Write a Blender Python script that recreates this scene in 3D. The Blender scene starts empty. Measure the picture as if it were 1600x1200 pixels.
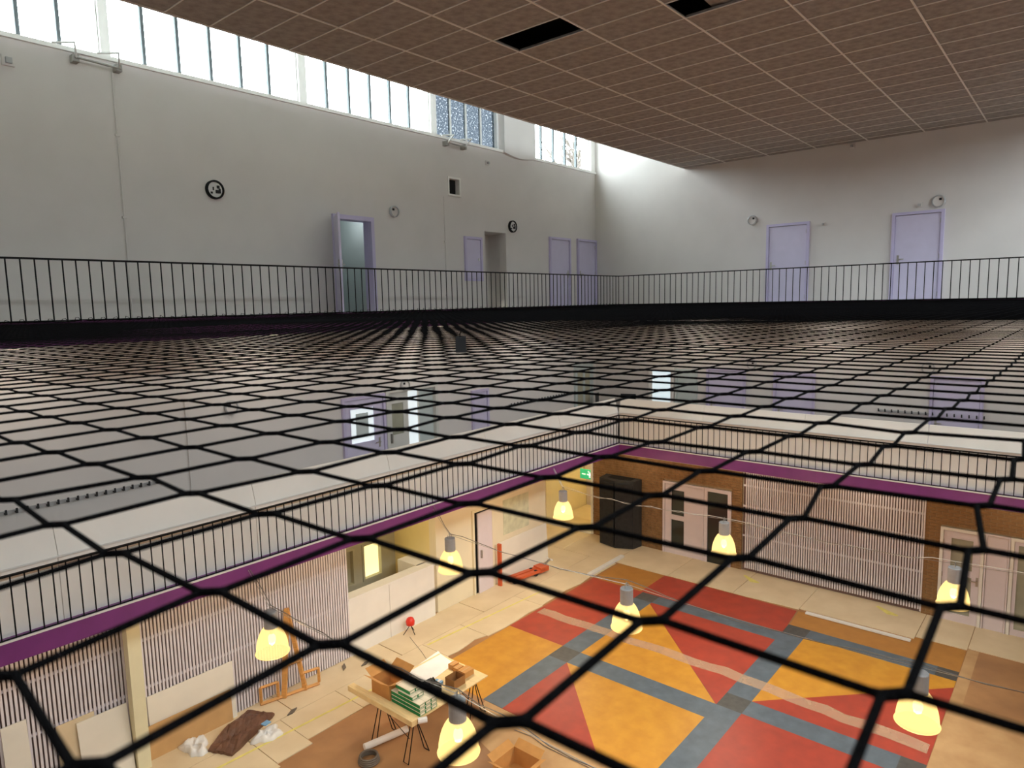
import bpy, math, random
import numpy as np
from mathutils import Vector, Matrix
random.seed(7); rng = np.random.default_rng(7)
R_ = math.radians
C = bpy.context.scene.collection
SC = bpy.context.scene

# ------------------------------------------------------------------ camera, sky, exposure
H = 7.2                                    # camera height over the ground floor
_f = 1063.39                               # focal length in pixels of a 1600 px wide frame
_a = np.array([907., -146., _f]); _b = np.array([-1263., -101., _f])
_X = _a/np.linalg.norm(_a); _Y = _b/np.linalg.norm(_b); _Y = _Y-_X*(_X@_Y); _Y /= np.linalg.norm(_Y)
_Z = np.cross(_X, _Y)
ROT = np.stack([_X, _Y, _Z])
cam = bpy.data.cameras.new('camera'); camo = bpy.data.objects.new('camera', cam); C.objects.link(camo)
cam.sensor_width = 36; cam.lens = _f/1600*36; cam.clip_start = .02; cam.clip_end = 400
_m = Matrix.Identity(4)
for _r in range(3):
    _m[_r][0] = ROT[_r, 0]; _m[_r][1] = -ROT[_r, 1]; _m[_r][2] = -ROT[_r, 2]
_m[2][3] = H
camo.matrix_world = _m
cam.dof.use_dof = True; cam.dof.focus_distance = 9.0; cam.dof.aperture_fstop = 10
SC.camera = camo
wd = bpy.data.worlds.new('overcast_sky'); SC.world = wd; wd.use_nodes = True
wd.node_tree.nodes['Background'].inputs[0].default_value = (.93, .97, 1.0, 1)
wd.node_tree.nodes['Background'].inputs[1].default_value = 19.0
vs = SC.view_settings; vs.view_transform = 'Standard'; vs.look = 'None'; vs.gamma = 1; vs.exposure = 0.0; vs.use_curve_mapping = False
LAMP_W, SOFFIT_W, MID_W = 46, 15, 22      # lamp powers, watts
SC.cycles.max_bounces = 10; SC.cycles.diffuse_bounces = 6; SC.cycles.transparent_max_bounces = 12
SC.cycles.sample_clamp_indirect = 6

def portal(name, loc, rot, sx, sy):
    l = bpy.data.lights.new(name, 'AREA'); l.shape = 'RECTANGLE'; l.size = sx; l.size_y = sy
    l.cycles.is_portal = True
    o = bpy.data.objects.new(name, l); C.objects.link(o); o.location = loc; o.rotation_euler = rot
portal('window_portal', (9.5, 11.62, 11.9), (R_(-90), 0, 0), 15.6, 2.05)
portal('window_portal', (7.6, -4.8, 11.9), (R_(90), 0, 0), 18.6, 2.05)

def point(name, loc, watt, col, rad=.05, parent=None):
    l = bpy.data.lights.new(name, 'POINT'); l.energy = watt; l.color = col; l.shadow_soft_size = rad
    o = bpy.data.objects.new(name, l); C.objects.link(o); o.location = loc
    if parent: o.parent = parent
    return o

def ray(x, y): return ROT @ np.array([x-800., y-600., _f])
def onX(x, y, X): d = ray(x, y); d = d*X/d[0]; return (d[0], d[1], d[2]+H)
def onY(x, y, Y): d = ray(x, y); d = d*Y/d[1]; return (d[0], d[1], d[2]+H)
def onZ(x, y, Z): d = ray(x, y); d = d*(Z-H)/d[2]; return (d[0], d[1], Z)

# ------------------------------------------------------------------ materials
MATS = {}
def mat(name, col, rough=.7, noise=.06, nscale=6, metal=0, bump=0, bscale=40, emit=None, estr=0, stretch=None, second=None):
    m = bpy.data.materials.new(name); m.use_nodes = True; nt = m.node_tree; N = nt.nodes; L = nt.links
    b = N['Principled BSDF']; b.inputs['Roughness'].default_value = rough; b.inputs['Metallic'].default_value = metal
    c = np.array(col)
    tc = N.new('ShaderNodeTexCoord'); mp = N.new('ShaderNodeMapping'); L.new(tc.outputs['Object'], mp.inputs[0])
    if stretch: mp.inputs['Scale'].default_value = stretch
    if noise:
        n = N.new('ShaderNodeTexNoise'); n.inputs['Scale'].default_value = nscale; n.inputs['Detail'].default_value = 5
        L.new(mp.outputs[0], n.inputs[0])
        rp = N.new('ShaderNodeValToRGB'); rp.color_ramp.elements[0].position = .3; rp.color_ramp.elements[1].position = .7
        lo = c*(1-noise) if second is None else np.array(second)
        hi = np.minimum(c*(1+noise), 1) if second is None else c
        rp.color_ramp.elements[0].color = (*lo, 1); rp.color_ramp.elements[1].color = (*hi, 1)
        L.new(n.outputs[0], rp.inputs[0]); L.new(rp.outputs[0], b.inputs['Base Color'])
    else: b.inputs['Base Color'].default_value = (*c, 1)
    if bump:
        n2 = N.new('ShaderNodeTexNoise'); n2.inputs['Scale'].default_value = bscale; n2.inputs['Detail'].default_value = 4
        L.new(mp.outputs[0], n2.inputs[0])
        bp = N.new('ShaderNodeBump'); bp.inputs['Strength'].default_value = bump; bp.inputs['Distance'].default_value = .01
        L.new(n2.outputs[0], bp.inputs['Height']); L.new(bp.outputs[0], b.inputs['Normal'])
    if emit:
        b.inputs['Emission Color'].default_value = (*emit, 1); b.inputs['Emission Strength'].default_value = estr
    if 'black' in name or 'charcoal' in name: b.inputs['Specular IOR Level'].default_value = .04 if 'rope' in name else .15
    MATS[name] = m; return m
def srgb(r, g, b):
    f = lambda v: (v/255/12.92 if v/255 <= .04045 else ((v/255+.055)/1.055)**2.4)
    return (f(r), f(g), f(b))
mat('wall_white', (.66, .625, .605), .85, .03, 1.5, bump=.05, bscale=120)
mat('wall_cream', (.78, .70, .52), .85, .04, 1.5)
mat('wall_yellow', (.80, .68, .34), .85, .05, 1.2)
mat('wall_grey', (.52, .58, .58), .85, .05, 1.5)
mat('white_paint', (.80, .78, .75), .5, .03, 3)
mat('white_screen', (.88, .85, .80), .6, .05, 1.2)
mat('lavender', (.58, .54, .71), .45, .03, 4)
mat('lavender_deep', (.52, .47, .67), .45, .03, 4)
mat('pale_lilac', (.70, .63, .68), .45, .03, 4)
mat('purple', (.20, .035, .20), .4, .10, 3)
mat('black_metal', (.007, .007, .008), .6, .2, 30)
mat('black_rope', (.0035, .0033, .0038), 1.0, .4, 260, bump=.6, bscale=500, stretch=(1, 1, 1))
mat('grey_metal', (.42, .42, .43), .5, .06, 12, metal=.2)
mat('mullion_dark', (.10, .115, .125), .8, .05, 12)
mat('frame_grey', (.30, .29, .27), .7, .05, 12)
mat('white_metal', (.75, .75, .74), .4, .03, 12)
mat('steel', (.45, .44, .42), .35, .06, 20, metal=.9)
mat('dark_hole', (.006, .006, .006), .9, 0)
mat('charcoal', (.028, .028, .030), .55, .2, 10)
mat('charcoal_side', (.05, .05, .05), .6, .15, 10)
mat('tile', (.31, .28, .26), .95, .22, 9, bump=.5, bscale=90)
mat('tile_grid', (.78, .75, .71), .7, .05, 5)
mat('void_dark', (.05, .045, .04), .9, .1, 3)  # dark colour stands in for the unlit void above missing tiles
mat('roof_white', (.6, .59, .57), .85, .03, 2)
mat('gallery_floor', (.28, .26, .24), .6, .08, 4)
mat('soffit', (.74, .70, .62), .85, .03, 2)
mat('floor_brown', srgb(178, 132, 88), .55, .25, 1.4, second=srgb(150, 108, 72))
mat('floor_tan', srgb(196, 158, 112), .6, .2, 2.5, second=srgb(176, 136, 92))
mat('lino_red', srgb(178, 66, 48), .5, .16, 3.5, second=srgb(158, 60, 46))
mat('lino_yellow', srgb(212, 152, 50), .5, .16, 3.5, second=srgb(196, 134, 40))
mat('lino_ochre', srgb(184, 128, 60), .5, .16, 3.5, second=srgb(170, 116, 54))
mat('lino_blue', srgb(98, 112, 124), .5, .2, 4, second=srgb(82, 94, 106))
mat('lino_dark', srgb(84, 84, 82), .5, .25, 9, second=srgb(70, 70, 70))
mat('lino_worn', srgb(198, 140, 104), .6, .2, 5)
mat('board_cream', srgb(226, 208, 176), .75, .12, 1.6, second=srgb(214, 194, 160))
mat('board_white', (.80, .76, .68), .6, .04, 2)
mat('board_brown', srgb(196, 156, 106), .8, .08, 3)
mat('post_yellow', srgb(226, 220, 188), .6, .05, 3)
mat('brick', srgb(154, 116, 76), .9, .35, 7, bump=.4, bscale=60, second=srgb(120, 90, 56))
mat('mortar', srgb(150, 128, 98), .95, .15, 20)
mat('slat', (.74, .70, .76), .5, .04, 4)
mat('slat_back', (.16, .10, .09), .9, .1, 4)
mat('wood_orange', srgb(206, 150, 84), .55, .15, 6, stretch=(1, 1, 8))
mat('wood_pale', srgb(232, 204, 150), .6, .1, 6, stretch=(8, 1, 1))
mat('cardboard', srgb(196, 142, 80), .85, .08, 6)
mat('cardboard_dark', srgb(150, 104, 58), .85, .08, 6)
mat('green_card', srgb(30, 128, 74), .6, .06, 8)
mat('white_card', srgb(238, 228, 206), .6, .04, 8)
mat('plastic_white', (.80, .80, .80), .35, .06, 5, bump=.5, bscale=14)
mat('plastic_blue', srgb(120, 170, 215), .35, .1, 5)
mat('brown_sheet', srgb(104, 72, 56), .5, .25, 5, bump=.8, bscale=10)
mat('orange_paint', srgb(206, 92, 50), .45, .1, 6)
mat('red_plastic', srgb(214, 44, 28), .35, .05, 6)
mat('rubber_grey', srgb(110, 100, 90), .7, .1, 14)
mat('paper', (.85, .82, .80), .8, .05, 4)
mat('picture', srgb(206, 206, 176), .6, .16, 5)
mat('cable_grey', (.20, .18, .16), .6, .1, 20)
mat('cable_white', (.70, .66, .60), .5, .05, 20)
mat('dark_glass', (.03, .035, .03), .08, .05, 2)
mat('green_glass', (.33, .33, .26), .15, .15, 1.5)
mat('grey_door', (.60, .60, .57), .5, .03, 3)
mat('frame_olive', (.42, .40, .30), .6, .05, 3)
mat('bark', (.10, .08, .07), .9, .2, 20)
mat('grass', (.10, .14, .05), .95, .3, 2)
mat('yellow_tape', srgb(226, 214, 120), .6, .1, 10)
mat('lit_warm', (.9, .85, .6), .5, 0, emit=(1.0, .84, .36), estr=1.25)
mat('lit_cool', (.9, .95, 1), .5, 0, emit=(.72, .93, 1.0), estr=.6)
mat('lit_neutral', (.9, .95, 1), .5, 0, emit=(.80, .92, .95), estr=.55)
mat('exit_green', (.05, .5, .25), .5, 0, emit=(.02, .55, .22), estr=.6)
mat('exit_white', (.8, .9, .85), .5, 0, emit=(.8, 1, .9), estr=.7)
mat('bulb', (1, .9, .6), .5, 0, emit=(1, .86, .52), estr=5)
mat('lamp_plate', (.9, .88, .8), .5, 0, emit=(1, .86, .62), estr=2.0)

def glass_mat():
    m = bpy.data.materials.new('clear_glass'); m.use_nodes = True; nt = m.node_tree; N = nt.nodes; L = nt.links
    for n in list(N):
        if n.type == 'BSDF_PRINCIPLED': N.remove(n)
    out = [n for n in N if n.type == 'OUTPUT_MATERIAL'][0]
    t = N.new('ShaderNodeBsdfTransparent'); t.inputs[0].default_value = (.93, .97, .97, 1)
    g = N.new('ShaderNodeBsdfGlossy'); g.inputs['Roughness'].default_value = .03
    mx = N.new('ShaderNodeMixShader'); mx.inputs[0].default_value = .05; L.new(t.outputs[0], mx.inputs[1]); L.new(g.outputs[0], mx.inputs[2])
    L.new(mx.outputs[0], out.inputs[0]); MATS['clear_glass'] = m
glass_mat()
def dirty_glass():
    m = bpy.data.materials.new('dirty_glass'); m.use_nodes = True; nt = m.node_tree; N = nt.nodes; L = nt.links
    b = N['Principled BSDF']; b.inputs['Roughness'].default_value = .4
    tc = N.new('ShaderNodeTexCoord'); n = N.new('ShaderNodeTexNoise'); n.inputs['Scale'].default_value = 26; n.inputs['Detail'].default_value = 6
    L.new(tc.outputs['Object'], n.inputs[0])
    rp = N.new('ShaderNodeValToRGB'); rp.color_ramp.elements[0].position = .5; rp.color_ramp.elements[1].position = .68
    rp.color_ramp.elements[0].color = (.16, .175, .19, 1); rp.color_ramp.elements[1].color = (.30, .31, .315, 1)
    L.new(n.outputs[0], rp.inputs[0])
    out = [k for k in N if k.type == 'OUTPUT_MATERIAL'][0]
    t = N.new('ShaderNodeBsdfTransparent'); L.new(rp.outputs[0], t.inputs[0])
    dk = N.new('ShaderNodeBsdfTransparent'); dk.inputs[0].default_value = (.108, .121, .134, 1)
    mx = N.new('ShaderNodeMixShader'); L.new(n.outputs[0], mx.inputs[0]); L.new(dk.outputs[0], mx.inputs[1]); L.new(t.outputs[0], mx.inputs[2])
    rp2 = N.new('ShaderNodeValToRGB'); rp2.color_ramp.elements[0].position = .50; rp2.color_ramp.elements[1].position = .66
    L.new(n.outputs[0], rp2.inputs[0]); L.new(rp2.outputs[0], mx.inputs[0])
    L.new(mx.outputs[0], out.inputs[0]); N.remove(b); MATS['dirty_glass'] = m
dirty_glass()
def shade_mat():
    m = bpy.data.materials.new('lamp_shade_glow'); m.use_nodes = True; nt = m.node_tree; N = nt.nodes; L = nt.links
    b = N['Principled BSDF']; b.inputs['Base Color'].default_value = (.85, .66, .34, 1); b.inputs['Roughness'].default_value = .35
    out = [k for k in N if k.type == 'OUTPUT_MATERIAL'][0]
    tr = N.new('ShaderNodeBsdfTranslucent'); tr.inputs[0].default_value = (.040, .027, .008, 1)
    tp = N.new('ShaderNodeBsdfTransparent'); tp.inputs[0].default_value = (.80, .62, .36, 1)
    b.inputs['Base Color'].default_value = (.05, .04, .02, 1)
    b.inputs['Emission Color'].default_value = (1, .70, .27, 1); b.inputs['Emission Strength'].default_value = 3.2
    mx = N.new('ShaderNodeMixShader'); mx.inputs[0].default_value = .5
    m2 = N.new('ShaderNodeMixShader'); m2.inputs[0].default_value = .34
    L.new(b.outputs[0], mx.inputs[1]); L.new(tr.outputs[0], mx.inputs[2]); L.new(mx.outputs[0], m2.inputs[1]); L.new(tp.outputs[0], m2.inputs[2]); L.new(m2.outputs[0], out.inputs[0]); MATS['lamp_shade'] = m
shade_mat()
def film_mat():
    m = bpy.data.materials.new('dust_film'); m.use_nodes = True; nt = m.node_tree; N = nt.nodes; L = nt.links
    b = N['Principled BSDF']; b.inputs['Base Color'].default_value = (*srgb(224, 190, 160), 1); b.inputs['Roughness'].default_value = .9
    out = [k for k in N if k.type == 'OUTPUT_MATERIAL'][0]
    t = N.new('ShaderNodeBsdfTransparent'); mx = N.new('ShaderNodeMixShader')
    tc = N.new('ShaderNodeTexCoord'); n = N.new('ShaderNodeTexNoise'); n.inputs['Scale'].default_value = 3
    L.new(tc.outputs['Object'], n.inputs[0])
    mr = N.new('ShaderNodeMapRange'); mr.inputs[3].default_value = .2; mr.inputs[4].default_value = .5
    L.new(n.outputs[0], mr.inputs[0]); L.new(mr.outputs[0], mx.inputs[0]); L.new(t.outputs[0], mx.inputs[1]); L.new(b.outputs[0], mx.inputs[2])
    L.new(mx.outputs[0], out.inputs[0]); MATS['dust_film'] = m
film_mat()

# ------------------------------------------------------------------ mesh helpers
ORG = {}
class MB:
    def __init__(s): s.v = []; s.f = []
    def add(s, vs, fs):
        k = len(s.v); s.v += [tuple(p) for p in vs]; s.f += [tuple(i+k for i in q) for q in fs]; return s
    def box(s, x0, x1, y0, y1, z0, z1):
        x0, x1 = sorted((x0, x1)); y0, y1 = sorted((y0, y1)); z0, z1 = sorted((z0, z1))
        return s.add([(x0,y0,z0),(x1,y0,z0),(x1,y1,z0),(x0,y1,z0),(x0,y0,z1),(x1,y0,z1),(x1,y1,z1),(x0,y1,z1)],
              [(0,3,2,1),(4,5,6,7),(0,1,5,4),(1,2,6,5),(2,3,7,6),(3,0,4,7)])
    def obox(s, o, ax, ay, az):          # corner and three edge vectors
        o, ax, ay, az = map(lambda q: np.array(q, float), (o, ax, ay, az))
        P = [o, o+ax, o+ax+ay, o+ay]; P += [p+az for p in P]
        fl = [(0,3,2,1),(4,5,6,7),(0,1,5,4),(1,2,6,5),(2,3,7,6),(3,0,4,7)]
        if np.dot(np.cross(ax, ay), az) < 0: fl = [q[::-1] for q in fl]
        return s.add(P, fl)
    def prism(s, poly, z0, z1):
        a = sum(poly[i][0]*poly[(i+1) % len(poly)][1]-poly[(i+1) % len(poly)][0]*poly[i][1] for i in range(len(poly)))
        if a < 0: poly = poly[::-1]
        n = len(poly)
        return s.add([(x, y, z0) for x, y in poly]+[(x, y, z1) for x, y in poly],
              [tuple(range(n))[::-1], tuple(range(n, 2*n))]+[(i, (i+1) % n, n+(i+1) % n, n+i) for i in range(n)])
    def tube(s, pts, r, n=6, cap=True, closed=False):
        P = np.array(pts, float); m = len(P)
        T = np.zeros_like(P); T[1:-1] = P[2:]-P[:-2]; T[0] = P[1]-P[0]; T[-1] = P[-1]-P[-2]
        if closed: T[0] = T[-1] = P[1]-P[-2]
        T /= np.linalg.norm(T, axis=1)[:, None]+1e-12
        up = np.array([0, 0, 1.]) if abs(T[0][2]) < .95 else np.array([1., 0, 0])
        rr = np.broadcast_to(np.array(r, float), (m,))
        vs = []
        for i in range(m):
            u = up-T[i]*(up@T[i]); u /= np.linalg.norm(u)+1e-12; w = np.cross(T[i], u); up = u
            for k in range(n):
                a = 2*math.pi*k/n; vs.append(P[i]+rr[i]*(math.cos(a)*u+math.sin(a)*w))
        fs = [(i*n+k, i*n+(k+1) % n, (i+1)*n+(k+1) % n, (i+1)*n+k) for i in range(m-1) for k in range(n)]
        if cap: fs += [tuple(range(n))[::-1], tuple(range((m-1)*n, m*n))]
        return s.add(vs, fs)
    def bar(s, a, b, w, h=None):
        return s.tube([a, b], w, 4)
    def lathe(s, prof, cen, n=24, axis='z', close=True):
        vs = []
        for r, h in prof:
            for k in range(n):
                a = 2*math.pi*k/n; c, d = r*math.cos(a), r*math.sin(a)
                p = {'z': (c, d, h), 'y': (c, -h, d), 'x': (-h, -c, d)}[axis]   # x and y: h points into the hall
                vs.append((cen[0]+p[0], cen[1]+p[1], cen[2]+p[2]))
        m = len(prof)
        fs = [(i*n+k, i*n+(k+1) % n, (i+1)*n+(k+1) % n, (i+1)*n+k) for i in range(m-1) for k in range(n)]
        if close: fs += [tuple(range(n))[::-1], tuple(range((m-1)*n, m*n))]
        return s.add(vs, fs)
    def mesh(s, name, m, org=(0, 0, 0), smooth=False):
        me = bpy.data.meshes.new(name)
        V = np.array(s.v, float)-np.array(org)
        me.from_pydata(V.tolist(), [], s.f); me.materials.append(MATS[m])
        if smooth: me.polygons.foreach_set('use_smooth', [True]*len(me.polygons))
        me.update(); return me
    def build(s, name, m, parent=None, org=None, smooth=False, **kw):
        o0 = ORG[parent.name] if parent else (org or (0, 0, 0))
        o = bpy.data.objects.new(name, s.mesh(name, m, o0, smooth)); C.objects.link(o)
        if parent: o.parent = parent
        else: o.location = o0
        ORG[o.name] = o0; tag(o, **kw); return o
def tag(o, label=None, cat=None, group=None, kind=None):
    for k, v in (('label', label), ('category', cat), ('group', group), ('kind', kind)):
        if v: o[k] = v
    return o
def thing(name, loc, label=None, cat=None, group=None, kind=None):
    o = bpy.data.objects.new(name, None); C.objects.link(o); o.location = loc; ORG[o.name] = tuple(loc)
    o.empty_display_size = .1
    return tag(o, label, cat, group, kind)
def inst(me, name, parent, loc, rotz=0, scale=None):
    o = bpy.data.objects.new(name, me); C.objects.link(o); o.parent = parent
    p = ORG[parent.name]; o.location = (loc[0]-p[0], loc[1]-p[1], loc[2]-p[2]); o.rotation_euler[2] = rotz
    if scale: o.scale = scale
    ORG[o.name] = p; return o
def copy_tree(o, loc):
    def rec(q, par):
        c = q.copy(); C.objects.link(c); c.parent = par; ORG[c.name] = tuple(loc)
        for ch in q.children: rec(ch, c)
        return c
    r = rec(o, None); r.location = loc; return r

# ------------------------------------------------------------------ plan of the building
XR, YR, XW, YW = 15.26, 9.30, 17.20, 11.27          # far railing lines and far walls
YR2, YW2, XW2 = -2.5, -4.44, -1.94                  # sides behind and beside the camera
F2, F3 = 3.31, 6.95                                 # gallery floors
ZR2, ZR3 = 4.22, 7.826                              # handrails
ZC, ZS = 10.63, 10.87                               # ceiling, window sill

def cells(u0, u1, z0, z1, holes):
    us = sorted({u0, u1, *[q for h in holes for q in h[:2] if u0 < q < u1]})
    zs = sorted({z0, z1, *[q for h in holes for q in h[2:] if z0 < q < z1]})
    for i in range(len(us)-1):
        for j in range(len(zs)-1):
            cu, cz = (us[i]+us[i+1])/2, (zs[j]+zs[j+1])/2
            if not any(h[0] < cu < h[1] and h[2] < cz < h[3] for h in holes): yield us[i], us[i+1], zs[j], zs[j+1]
def wall(name, axis, pos, u0, u1, z0, z1, holes=(), t=.22, m='wall_white', sign=1, **kw):
    b = MB()
    for a0, a1, b0, b1 in cells(u0, u1, z0, z1, holes):
        if axis == 'y': b.box(a0, a1, pos, pos+sign*t, b0, b1)
        else: b.box(pos, pos+sign*t, a0, a1, b0, b1)
    return b.build(name, m, kind='structure', **kw)

# upper storey walls
wall('wall_left_upper', 'y', YW, XW2, XW, F3, ZS, [(8.06, 8.93, F3, 8.90), (12.36, 13.15, F3, 8.92), (11.2, 11.53, 9.68, 10.02)])
wall('wall_right_upper', 'x', XW, YW2-.3, YW+.5, F3, 13.0)
wall('wall_left_middle', 'y', YW, XW2, XW, F2, F3-.15, [(9.17, 10.55, F2, 5.36)])
wall('wall_right_middle', 'x', XW, YW2-.3, YW+.22, F2, F3-.15)
wall('wall_near_upper', 'x', XW2, YW2-.3, YW+.5, F3, 13.0, sign=-1)
wall('wall_near_middle', 'x', XW2, YW2-.3, YW+.5, F2, F3-.15, sign=-1)
wall('wall_near_ground', 'x', XW2, YW2-.3, YW+.5, 0, F2-.15, sign=-1)
wall('wall_side_upper', 'y', YW2, XW2, XW, F3, ZS, sign=-1)
wall('wall_side_middle', 'y', YW2, XW2, XW, F2, F3-.15, sign=-1)
wall('wall_side_ground', 'y', YW2, XW2, XW, 0, F2-.15, sign=-1)
# ground storey walls
wall('wall_left_ground', 'y', YW, XW2, 14.6, 0, F2-.15, [(7.92, 10.42, 0, F2-.15)], m='wall_cream')
wall('wall_right_ground', 'x', XW, YW2-.3, 14.4, 0, F2-.15, [(11.41, 13.24, 0, 2.9)], m='wall_cream')
# gallery slabs
def slab(name, z1, z0, m):
    b = MB()
    b.box(XW2, XW, YR+.02, YW, z0, z1); b.box(XR+.02, XW, YR2, YR+.02, z0, z1)
    b.box(XW2, XW, YW2, YR2, z0, z1); b.box(XW2, -.25, YR2, YR+.02, z0, z1)
    return b.build(name, m, kind='structure')
slab('floor_upper', F3, F3-.05, 'gallery_floor'); slab('floor_middle', F2, F2-.05, 'gallery_floor')
slab('ceiling_middle', F3-.05, F3-.15, 'soffit'); slab('ceiling_ground', F2-.05, F2-.15, 'soffit')
# purple edge beams
k = 1
for zt, zb in ((7.09, 6.80), (3.455, 3.18)):
    for b in (MB().box(-.3, XR+.06, YR-.03, YR+.12, zb, zt), MB().box(XR-.03, XR+.12, YR2, YR-.03, zb, zt),
              MB().box(-.3, XR+.06, YR2-.12, YR2, zb, zt), MB().box(-.37, -.25, YR2, YR-.03, zb, zt)):
        b.build('trim_%d' % k, 'purple', kind='structure'); k += 1
# white kerb lip on the lower beams
MB().box(-.3, XR, YR-.045, YR-.03, 3.435, 3.46).build('trim_%d' % k, 'white_paint', kind='structure'); k += 1
MB().box(XR-.045, XR-.03, YR2, YR-.045, 3.435, 3.46).build('trim_%d' % k, 'white_paint', kind='structure'); k += 1

# ---- suspended ceiling, tiles and grid
CEIL_Y = [8.43-1.1*i for i in range(10)]
ceil = MB().box(XW2, XW, -1.48, 8.43, 11.06, 11.10).build('ceiling', 'void_dark', kind='structure')
MB().box(XW2, XW, 8.43, 8.45, ZC-.01, 11.10).build('edge_board', 'tile_grid', ceil)
MB().box(XW2, XW, -1.50, -1.48, ZC-.01, 11.10).build('edge_board', 'tile_grid', ceil)
PX = .545; x0c = 7.09-16*PX
tile_me = MB().box(.008, PX-.008, .010, 1.09, 0, .03).mesh('tile', 'tile')
nx = int((XW-x0c)/PX)+1
holes_t = {(16, 2), (17, 4)}
for i in range(-1, nx):
    for j in range(9):
        x = x0c+i*PX; y = CEIL_Y[j+1]
        if (i, j) in holes_t: continue
        w = min(PX, XW-x)
        o = inst(tile_me, 'ceiling_tile', ceil, (x, y, ZC+.004+random.uniform(-.001, .001)), 0, (w/PX, 1, 1) if w < PX else None)
# two tiles lying slightly out of their seat, one half slid open
o = inst(MB().box(.006, PX-.006, .02, .80, 0, .025).mesh('tile', 'tile'), 'ceiling_tile', ceil, (x0c+17*PX+.08, CEIL_Y[5]-.02, ZC+.05)); o.rotation_euler = (R_(3), R_(4), 0)
gb = MB().box(0, XW-XW2, -.011, .011, 0, .012).mesh('grid_bar', 'tile_grid')
for y in CEIL_Y[1:-1]: inst(gb, 'grid_bar', ceil, (XW2, y, ZC-.009))
gb2 = MB().box(-.006, .006, 0, 9.9, 0, .010).mesh('grid_bar', 'tile_grid')
for i in range(0, nx): inst(gb2, 'grid_bar', ceil, (x0c+i*PX, -1.48, ZC-.006))
# roof over everything
MB().box(XW2-.3, XW+.3, YW2-.4, YW+.4, 12.95, 13.1).build('ceiling_roof', 'roof_white', kind='structure')

# ---- clerestory windows, left wall
def pane(b, x0, x1, y, z0, z1): return b.box(x0, x1, y-.004, y+.004, z0, z1)
ZT = 12.9; YG = YW+.16
MB().box(XW2, XW, YW-.05, YW+.3, ZS-.02, ZS+.04).build('trim_%d' % k, 'white_paint', kind='structure'); k += 1
MB().box(XW2, XW, YW, YW+.3, ZT, 12.95).build('trim_%d' % k, 'white_paint', kind='structure'); k += 1
bays = [(-1.9, 1.0, 'clear_glass', 6), (1.2, 4.16, 'clear_glass', 6), (4.29, 7.46, 'clear_glass', 6), (7.62, 10.73, 'clear_glass', 6), (10.94, 12.98, 'dirty_glass', 4), (14.30, 16.98, 'clear_glass', 5)]
for wi, (a, b_, gm, n) in enumerate(bays):
    w = thing('window_%d' % (wi+1), ((a+b_)/2, YG, ZS), kind='structure')
    MB().box(a, b_, YG-.03, YG+.03, ZS+.04, ZS+.07).build('sill_rail', 'white_metal', w)
    MB().box(a-.06, a+.012, YG-.09, YG+.05, ZS+.04, ZT).build('frame_post', 'frame_grey' if gm == 'clear_glass' else 'white_metal', w)
    MB().box(b_-.012, b_+.06, YG-.09, YG+.05, ZS+.04, ZT).build('frame_post', 'frame_grey' if gm == 'clear_glass' else 'white_metal', w)
    for i in range(n):
        p0 = a+(b_-a)*i/n; p1 = a+(b_-a)*(i+1)/n
        pane(MB(), p0, p1, YG, ZS+.07, ZT).build('pane', gm, w)
        if i: MB().box(p0-.024, p0+.024, YG-.03, YG+.03, ZS+.07, ZT).build('mullion', 'white_metal' if gm == 'dirty_glass' else 'mullion_dark', w)
for a, b_ in ((1.06, 1.14), (4.16, 4.29), (7.46, 7.62), (10.73, 10.88)):
    MB().box(a, b_, YW+.02, YW+.3, ZS+.04, ZT).build('trim_%d' % k, 'white_paint', kind='structure'); k += 1
# solid pier with rounded lower edge between the last windows
b = MB(); pts = []
for i in range(9):
    t = i/8*math.pi; pts.append((13.06+1.22*i/8, ZS-.02-.07*math.sin(t)))
n = len(pts)
vs_ = [(x, YW-.10, z) for x, z in pts]+[(14.28, YW-.10, ZT), (13.06, YW-.10, ZT)]
vs_ += [(x, YW+.3, z) for x, _, z in vs_]
m_ = n+2
b.add(vs_, [tuple(range(m_)), tuple(range(m_, 2*m_))[::-1]]+[(i, m_+i, m_+(i+1) % m_, (i+1) % m_) for i in range(m_)])
b.build('wall_pier', 'wall_white', kind='structure')
MB().box(16.98, XW, YW, YW+.3, ZS+.04, ZT).build('trim_%d' % k, 'white_paint', kind='structure'); k += 1
# clerestory on the opposite side (beside the camera)
w = thing('window_7', (7.6, YW2, ZS), kind='structure')
for i in range(36):
    a = XW2+.1+i*.525
    pane(MB(), a, a+.525, YW2-.16, ZS, ZT).build('pane', 'clear_glass', w)
    MB().box(a-.016, a+.016, YW2-.19, YW2-.13, ZS, ZT).build('mullion', 'grey_metal', w)

# ------------------------------------------------------------------ ground floor
floor = MB().box(XW2, 20.5, YW2, 14.2, -.12, 0).build('floor', 'floor_brown', kind='structure')
def lino(poly, m, dz=0): return MB().prism(poly, 0, .006+dz).build('linoleum_panel', m, floor)
def rect(x0, x1, y0, y1): return [(x0, y0), (x1, y0), (x1, y1), (x0, y1)]
a1, a2, a3, a4 = 10.47, 10.96, 13.93, 14.34         # cross bands, left part
c1, c2, c3, c4 = 10.96, 11.43, 14.40, 14.80         # cross bands, right part
XB, XT, YL, YE = 8.49, 15.58, 9.52, 1.50
lino(rect(XB, a2, 8.06, YL), 'lino_yellow'); lino(rect(a2, a4, 8.06, YL), 'lino_red'); lino(rect(a4, XT, 8.12, YL), 'lino_ochre')
lino(rect(XB, a1, 7.60, 8.06), 'lino_blue'); lino(rect(a1, a2, 7.60, 8.06), 'lino_dark'); lino(rect(a2, a3, 7.60, 8.06), 'lino_blue'); lino(rect(a3, a4, 7.6, 8.06), 'lino_dark')
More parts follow.
